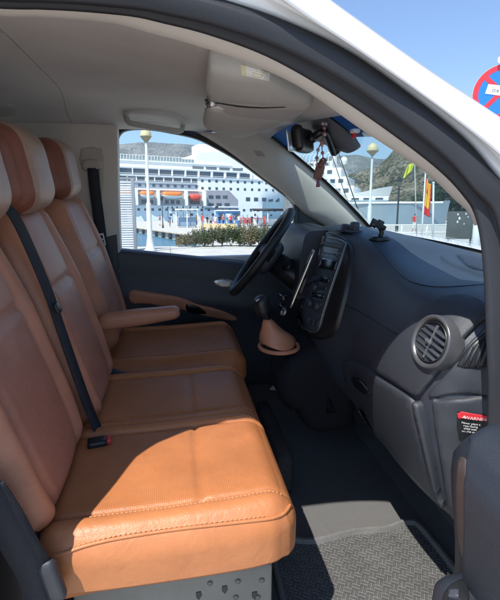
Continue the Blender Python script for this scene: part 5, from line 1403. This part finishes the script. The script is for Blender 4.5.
for s, hw, zt_, rk in ((s_*.55, a_, b2_, c_) for s_, a_, b2_, c_ in ((-26, 5.5, Z2(197), 0), (-14, 6, Z2(197), 0), (-2, 6, Z2(196), 0), (5, 5.2, Z2(193), .5), (9, 3.4, Z2(189.5), 1.6), (12, .5, Z2(187), 3))):
    rings.append([fr2[0]+fr2[1]*(s+rk*k_/3)+fr2[2]*(sg*hw*(.55+.45*k_/3))+Vector((0, 0, -1.6+(zt_+1.6)*k_/3)) for sg, ks in ((-1, (0, 1, 2, 3)), (1, (3, 2, 1, 0))) for k_ in ks])
loft(b_, rings); obj('hull', b_, SWHITE, fy2, auto=40)
for s0, s1, hw, za_, zb_2 in ((s_*.55, t_*.55, a_, b2_, c_) for s_, t_, a_, b2_, c_ in ((-25, 2, 5.6, Z2(197), Z2(187)), (-24, -1, 5.2, Z2(187), Z2(178)), (-22, -4, 4.8, Z2(178), Z2(169)), (-20, -8, 4.2, Z2(169), Z2(162)))):
    b_ = bmesh.new(); box_on(b_, fr2, s0, s1, -hw, hw, za_, zb_2, .3); obj('deck', b_, SWHITE, fy2, auto=40)
    for k in range(int((s1-s0)//2)):
        b_ = bmesh.new(); box_on(b_, fr2, s0+.4+k*2, s0+1.6+k*2, -hw-.08, -hw+.2, za_+(zb_2-za_)*.35, za_+(zb_2-za_)*.75); obj('window', b_, SDARK, fy2, smooth=False)
b_ = bmesh.new(); box_on(b_, fr2, 1.0, 1.15, -4.6, 4.6, Z2(184), Z2(180)); obj('bridge_window', b_, SDARK, fy2, smooth=False)
b_ = bmesh.new()
for k in range(12): 
    c = fr2[0]+fr2[1]*(-14+k*.95)+fr2[2]*-4.6; tube(b_, spline([c+Vector((0, 0, Z2(163)-1)), c+Vector((0, 0, Z2(158))), c+fr2[1]*.8+Vector((0, 0, Z2(154.5)))], 4), .09, 5)
obj('davits', b_, SWHITE, fy2)
b_ = bmesh.new(); c = fr2[0]+fr2[1]*-5; cyl(b_, c+Vector((0, 0, Z2(163))), c+Vector((0, 0, Z2(146))), .5, .15, 8); bx(b_, c+Vector((0, 0, Z2(152))), (3.4, .4, .3), Matrix.Rotation(rad(-32), 3, 'Z')); ball(b_, c+Vector((2.5, 0, Z2(160))), 1.0, 8); obj('radar_mast', b_, SWHITE, fy2)
D3 = 80; fr3 = ship_frame(396, D3, -22); pm3 = D3/450*.9
def Z3(py): return 1.38+(217-py)*pm3
b3 = thing('grey_ship', fr3[0], 'long blue-grey hulled ship with a white rail moored beyond the flags', 'ship')
b_ = bmesh.new(); rings = []
for s, hw, zt_ in ((-9, 2.6, Z3(200)), (-4, 3, Z3(201)), (2, 3, Z3(202)), (5, 2, Z3(202)), (7.4, .25, Z3(200.5))):
    rings.append([fr3[0]+fr3[1]*(s+(.8*k_/3 if s > 4 else 0))+fr3[2]*(sg*hw*(.6+.4*k_/3))+Vector((0, 0, -1.7+(zt_+1.7)*k_/3)) for sg, ks in ((-1, (0, 1, 2, 3)), (1, (3, 2, 1, 0))) for k_ in ks])
loft(b_, rings); obj('hull', b_, mat('hull_blue_grey', (.27, .34, .40), .5, var=.08, vscale=.4), b3, auto=40)
b_ = bmesh.new(); box_on(b_, fr3, -9, 6.6, -3.05, -2.95, Z3(203.6), Z3(202.0)); obj('rail', b_, SWHITE, b3, smooth=False)
b_ = bmesh.new(); box_on(b_, fr3, -8, -1.5, -2.2, 2.2, Z3(201), Z3(196.5), .15); obj('deckhouse', b_, SWHITE, b3, auto=40)
for k in range(3):
    b_ = bmesh.new(); box_on(b_, fr3, -7.4+k*1.9, -6.2+k*1.9, -2.26, -2.1, Z3(199.6), Z3(197.8)); obj('window', b_, SDARK, b3, smooth=False)
# rail along the quay
D_ = 20.5
b_r = None
xr0, xr1 = W(372, 226, Y=D_).x, W(520, 226, Y=D_).x
rl = thing('quay_railing', Vector(((xr0+xr1)/2, D_, 0)), 'white two-bar railing along the quay seen through the windscreen', 'railing')
WH = mat('rail_white_paint', (.72, .73, .73), .5)
for py in (225, 232.5):
    z = W(430, py, Y=D_).z; b_ = bmesh.new(); cyl(b_, (xr0, D_, z), (xr1, D_, z), .035, n=10); obj('bar', b_, WH, rl)
n_p = 6
for k in range(n_p):
    x = xr0+(xr1-xr0)*(k+.15)/n_p; b_ = bmesh.new(); cyl(b_, (x, D_, 0), (x, D_, W(430, 224.5, Y=D_).z), .04, n=10); obj('post', b_, WH, rl)
p = W(474, 262, Z=0); b_ = bmesh.new(); hz_ = W(474, 209, Y=p.y).z; cyl(b_, p, p+Vector((0, 0, hz_)), .12, n=14); cyl(b_, p+Vector((0, 0, hz_)), p+Vector((0, 0, hz_+.05)), .14, .10, 14); cyl(b_, p, p+Vector((0, 0, .08)), .22, .20, 14)
setp(obj('white_bollard_post', b_, WH), 'thick white post beside the grey board at the right edge of the windscreen', 'post')
p = W(461, 246, Z=0); b_ = bmesh.new(); yb = p.y
kk = thing('notice_board', p, 'dark grey board with small white marks beyond the railing, left of the thick white post', 'board')
za_, zb_2 = W(461, 239, Y=yb).z, W(461, 211.5, Y=yb).z; x0_, x1_ = W(447, 225, Y=yb).x, W(475, 225, Y=yb).x
bx(b_, ((x0_+x1_)/2, yb, (za_+zb_2)/2), (x1_-x0_, .08, zb_2-za_), bev=.01); obj('board', b_, mat('board_grey', (.10, .105, .10), .7, var=.15, vscale=2), kk)
b_ = bmesh.new()
for px, py, r_ in ((458, 214.5, .045), (459.5, 218.5, .06), (457.5, 222, .05), (466, 214, .04), (468, 217, .03), (464, 224, .03)):
    q_ = W(px, py, Y=yb-.05); ball(b_, q_, (r_, .012, r_*1.3), 6)
obj('white_mark', b_, WH, kk)
for x in (x0_+.15, x1_-.15):
    b_ = bmesh.new(); cyl(b_, (x, yb+.05, 0), (x, yb+.05, za_+.1), .04, n=8); obj('leg', b_, POLE, kk)
# black lantern on its post
p = W(396, 240, Z=0); lt = thing('lantern_post', p, 'black old-style lantern on a dark post between the amber globe lamp and the flags', 'street lamp')
zt_ = W(398, 187.5, Y=p.y).z; b_ = bmesh.new(); lathe(b_, p, Matrix.Identity(3), [(.2, 0), (.2, .1), (.11, .2), (.09, .9), (.055, 1.0), (.045, zt_)], 12); obj('pole', b_, POLE, lt)
b_ = bmesh.new(); lathe(b_, p+Vector((0, 0, zt_)), Matrix.Identity(3), [(.05, 0), (.13, .06), (.19, .40), (.01, .40)], 6); obj('lantern_glass', b_, mat('lantern_glass', (.12, .12, .10), .3), lt, smooth=False)
b_ = bmesh.new(); lathe(b_, p+Vector((0, 0, zt_+.40)), Matrix.Identity(3), [(.23, 0), (.24, .03), (.10, .16), (.03, .20), (.03, .30), (.005, .33)], 6); obj('lantern_cap', b_, POLE, lt, smooth=False)
# flags
def flagpole(px0, pyb, px1, pyt, label, r=.035, col=WH):
    p = W(px0, pyb, Z=0); t_ = W(px1, pyt, Y=p.y); o = thing('flagpole', p, label, 'flagpole')
    b_ = bmesh.new(); cyl(b_, p, t_, r*1.15, r*.7, 10); obj('pole', b_, col, o); b_ = bmesh.new(); ball(b_, t_, r*1.5, 6); obj('pole_tip', b_, col, o); return o, p, t_
o1, p, t_ = flagpole(420.5, 252, 425.5, 172, 'slim white flagpole that carries the red and yellow flag')
yf = p.y
def cloth(name, c00, c10, c01, c11, fold, mats, stripe, label, nu=28, nv=30):
    bm = bmesh.new(); g = []
    for j in range(nv+1):
        v_ = j/nv; r_ = []
        for i in range(nu+1):
            u = i/nu; q_ = c00.lerp(c10, u).lerp(c01.lerp(c11, u), v_)
            w_ = fold*u*math.sin(u*11+v_*2.5)*(1-.3*v_); q_ = q_+Vector((w_*.25, w_, fold*.4*math.sin(u*5+1)*u)); r_.append(q_)
        g.append(r_)
    vs = [[bm.verts.new(q_) for q_ in r_] for r_ in g]
    for j in range(nv):
        for i in range(nu):
            f = bm.faces.new((vs[j][i], vs[j][i+1], vs[j+1][i+1], vs[j+1][i])); f.material_index = stripe(i/nu, j/nv)
    o = obj(name, bm, mats); sd = o.modifiers.new('thickness', 'SOLIDIFY'); sd.thickness = .006; return setp(o, label, 'flag')
FR_, FY = mat('flag_red', (.62, .03, .035), .8), mat('flag_yellow', (.80, .50, .03), .8)
cloth('flag', W(424.6, 177, Y=yf), W(430.5, 184, Y=yf), W(422.8, 214, Y=yf), W(430, 217, Y=yf), .10, [FR_, FY, mat('flag_emblem', (.45, .10, .06), .8)], lambda u, v: (2 if (.30 < u < .62 and .26 < v < .40) else 1 if .22 < u+.25*(v-.5) < .80 and v < .74 else 0), 'red and yellow striped flag with a small emblem hanging limp on its pole')
o2, p, t_ = flagpole(417, 250, 414.5, 160, 'thin grey flagpole with the yellow-green pennant, behind the pillar trim', .022, mat('pole_grey', (.45, .46, .46), .5))
cloth('pennant', W(414.4, 162.5, Y=p.y), W(407.5, 164.5, Y=p.y), W(411.5, 171, Y=p.y), W(403, 178.5, Y=p.y), .06, [mat('pennant_yellow', (.62, .68, .06), .8)], lambda u, v: 0, 'small yellow-green pennant flying high on a thin pole')
b_ = bmesh.new(); p = W(432.5, 247, Z=0); cyl(b_, p, W(433.5, 183, Y=p.y), .05, .04, 10); ball(b_, W(433.5, 183, Y=p.y), .06, 6); cyl(b_, p, p+Vector((0, 0, .1)), .12, .1, 10); setp(obj('white_mast', b_, WH), 'plain white mast right of the red and yellow flag', 'mast')
# rigging wires of a yacht in front of the white ship
p = W(352, 243, Z=0)+Vector((0, 0, -1.2)); kk = thing('yacht_mast', p, 'dark slanting mast and stay of a yacht before the white ferry', 'mast')
yy = p.y; b_ = bmesh.new(); cyl(b_, W(362, 222, Y=yy), W(330, 128, Y=yy), .035, .025, 6); obj('pole', b_, POLE, kk); b_ = bmesh.new(); cyl(b_, W(352, 215, Y=yy), W(324, 132, Y=yy), .022, n=6); obj('stay', b_, POLE, kk)
b_ = bmesh.new(); o_ = W(358, 219, Y=yy); rbox(b_, Vector((o_.x, yy, -.7)), (5, 1.6, 1.6), .6, 8); obj('hull', b_, SWHITE, kk)
# trees on the slope behind the board
for i, (px, py, D, h) in enumerate(((430, 219, 118, 7), (440, 219, 125, 9), (450, 219, 115, 8), (460, 219, 122, 10), (470, 219, 112, 9), (482, 219, 120, 11), (436, 207, 165, 8), (455, 203, 175, 9), (474, 200, 180, 10), (420, 213, 150, 6))):
    d = ray(WB, px, 217); d.z = 0; d.normalize(); p = EYE+d*D; p.z = 1.38+(217-py)/450*D*.93
    o = thing('tree', p, 'dark green pine on the scrubby slope behind the grey board', 'tree', 'pines on the slope behind the board')
    b_ = bmesh.new(); cyl(b_, p-Vector((0, 0, 3)), p+Vector((0, 0, h*.8)), .35, .08, 7)
    for q in range(5): a = p+Vector((0, 0, h*rnd.uniform(.3, .7))); cyl(b_, a, a+Vector((rnd.uniform(-2, 2), rnd.uniform(-1, 1), rnd.uniform(.3, 1.5))), .12, .04, 5)
    obj('trunk', b_, mat('bark', (.10, .075, .055), .9), o)
    b_ = bmesh.new()
    for q in range(18): leaves(b_, p+Vector((rnd.uniform(-2.6, 2.6), rnd.uniform(-1.5, 1.5), h*rnd.uniform(.2, .95))), rnd.uniform(.7, 1.5), 70, .55, rnd, .75)
    obj('crown', b_, LEAF[3] if i % 3 else LEAF[1], o, smooth=False)
# ---- no-stopping sign near the van
sp_ = W(501.5, 92, Y=3.6); sr = 26.5/450*(sp_-EYE).dot(WB[2])
sg = thing('road_sign', Vector((sp_.x, sp_.y+.06, 0)), 'round blue and red no-stopping sign on a post with a white sticker across it', 'road sign')
nS = (EYE-sp_); nS.z = 0; nS.normalize(); RS = pole_frame(nS)
b_ = bmesh.new(); lathe(b_, sp_, RS, [(.001, -.012), (sr, -.012), (sr, .0), (.001, .0)], 48); obj('sign_back', b_, mat('sign_alu', (.5, .5, .5), .5), sg, auto=40)
b_ = bmesh.new(); lathe(b_, sp_, RS, [(.001, .003), (sr*.80, .003), (sr*.80, .0)], 48); obj('blue_face', b_, mat('sign_blue', (.015, .17, .70), .35), sg, auto=40)
b_ = bmesh.new(); lathe(b_, sp_, RS, [(sr*.79, .0), (sr*.79, .005), (sr*.985, .005), (sr*.985, .0)], 48)
for a in (45, -45): bx(b_, sp_+RS@Vector((0, 0, .004)), (sr*1.62, sr*.17, .003), RS@Matrix.Rotation(rad(a), 3, 'Z'))
obj('red_ring_and_cross', b_, mat('sign_red', (.62, .03, .04), .35), sg, auto=40)
b_ = bmesh.new(); Rk = RS@Matrix.Rotation(rad(-14), 3, 'Z'); bx(b_, sp_+RS@Vector((-sr*.05, sr*.05, .008)), (sr*.95, sr*.34, .002), Rk); stk = obj('white_sticker', b_, mat('sticker_white', (.80, .80, .78), .5), sg, smooth=False)
b_ = bmesh.new(); text_mesh(b_, 'ox', sr*.26, Matrix.Translation(sp_+RS@Vector((-sr*.20, sr*.08, .0095))) @ Rk.to_4x4()); obj('sticker_lettering', b_, POLE, stk, smooth=False)
b_ = bmesh.new(); cyl(b_, Vector((sp_.x, sp_.y, 0))-nS*.06, Vector((sp_.x, sp_.y, sp_.z+sr+.06))-nS*.06, .03, n=12); obj('post', b_, mat('sign_alu', (.5, .5, .5), .5), sg)
b_ = bmesh.new(); rbox(b_, sp_+Vector((-.0, 0, sr+.03))+nS*.0, (.16, .03, .07), .01, 4); obj('bracket', b_, mat('sticker_white', (.80, .80, .78), .5), sg)

HAZE = .00017
# ---- thin sea haze round everything
hm = bpy.data.materials.new('haze'); hm.use_nodes = True; nt = hm.node_tree; nt.nodes.clear()
ov = N(nt, 'ShaderNodeOutputMaterial'); pv_ = N(nt, 'ShaderNodeVolumePrincipled'); pv_.inputs['Color'].default_value = (.86, .91, .97, 1); pv_.inputs['Density'].default_value = HAZE; pv_.inputs['Anisotropy'].default_value = .2
nt.links.new(pv_.outputs[0], ov.inputs['Volume'])
bm = bmesh.new(); bx(bm, (900, 1400, 210), (5200, 4200, 440)); hz = obj('haze', bm, hm, smooth=False); hz['kind'] = 'stuff'; hz['label'] = 'thin pale sea haze over the harbour'
# ================================================================== PLACE THE VAN, CAMERA, LIGHT
bpy.context.view_layer.update()
for o in VAN: o.matrix_world = TILT @ o.matrix_world
cam = bpy.data.cameras.new('camera'); co = bpy.data.objects.new('camera', cam); COL.objects.link(co)
cam.sensor_fit = 'VERTICAL'; cam.sensor_height = 36; cam.lens = 36*FPX/600; cam.clip_start = .02; cam.clip_end = 20000
co.matrix_world = Matrix.Translation(EYE) @ _mat(WB).to_4x4()
SC.camera = co
sun_van = Vector((-.355, -.345, .869)).normalized()
sdir = (TILT.to_3x3() @ sun_van).normalized()
sl = bpy.data.lights.new('sun', 'SUN'); sl.energy = 4.7; sl.angle = rad(.53); sl.color = (1, .95, .87)
so = bpy.data.objects.new('sun', sl); COL.objects.link(so); so.rotation_euler = sdir.to_track_quat('Z', 'Y').to_euler(); so.location = (0, -8, 20)
w = bpy.data.worlds.new('World'); SC.world = w; w.use_nodes = True; nt = w.node_tree; L = nt.links.new
bg = nt.nodes['Background']; sky = N(nt, 'ShaderNodeTexSky', sky_type='NISHITA'); sky.sun_disc = False
sky.sun_elevation = math.asin(sdir.z); sky.sun_rotation = math.atan2(sdir.x, sdir.y); sky.air_density = 1.0; sky.dust_density = .1; sky.ozone_density = 6
L(sky.outputs[0], bg.inputs[0]); bg.inputs[1].default_value = .15
vs_ = SC.view_settings; vs_.view_transform = 'Standard'; vs_.look = 'None'; vs_.gamma = 1; vs_.use_curve_mapping = False; vs_.exposure = .62
SC.cycles.use_denoising = True; SC.cycles.max_bounces = 10; SC.cycles.diffuse_bounces = 6; SC.cycles.transparent_max_bounces = 16
SC.cycles.sample_clamp_indirect = 6
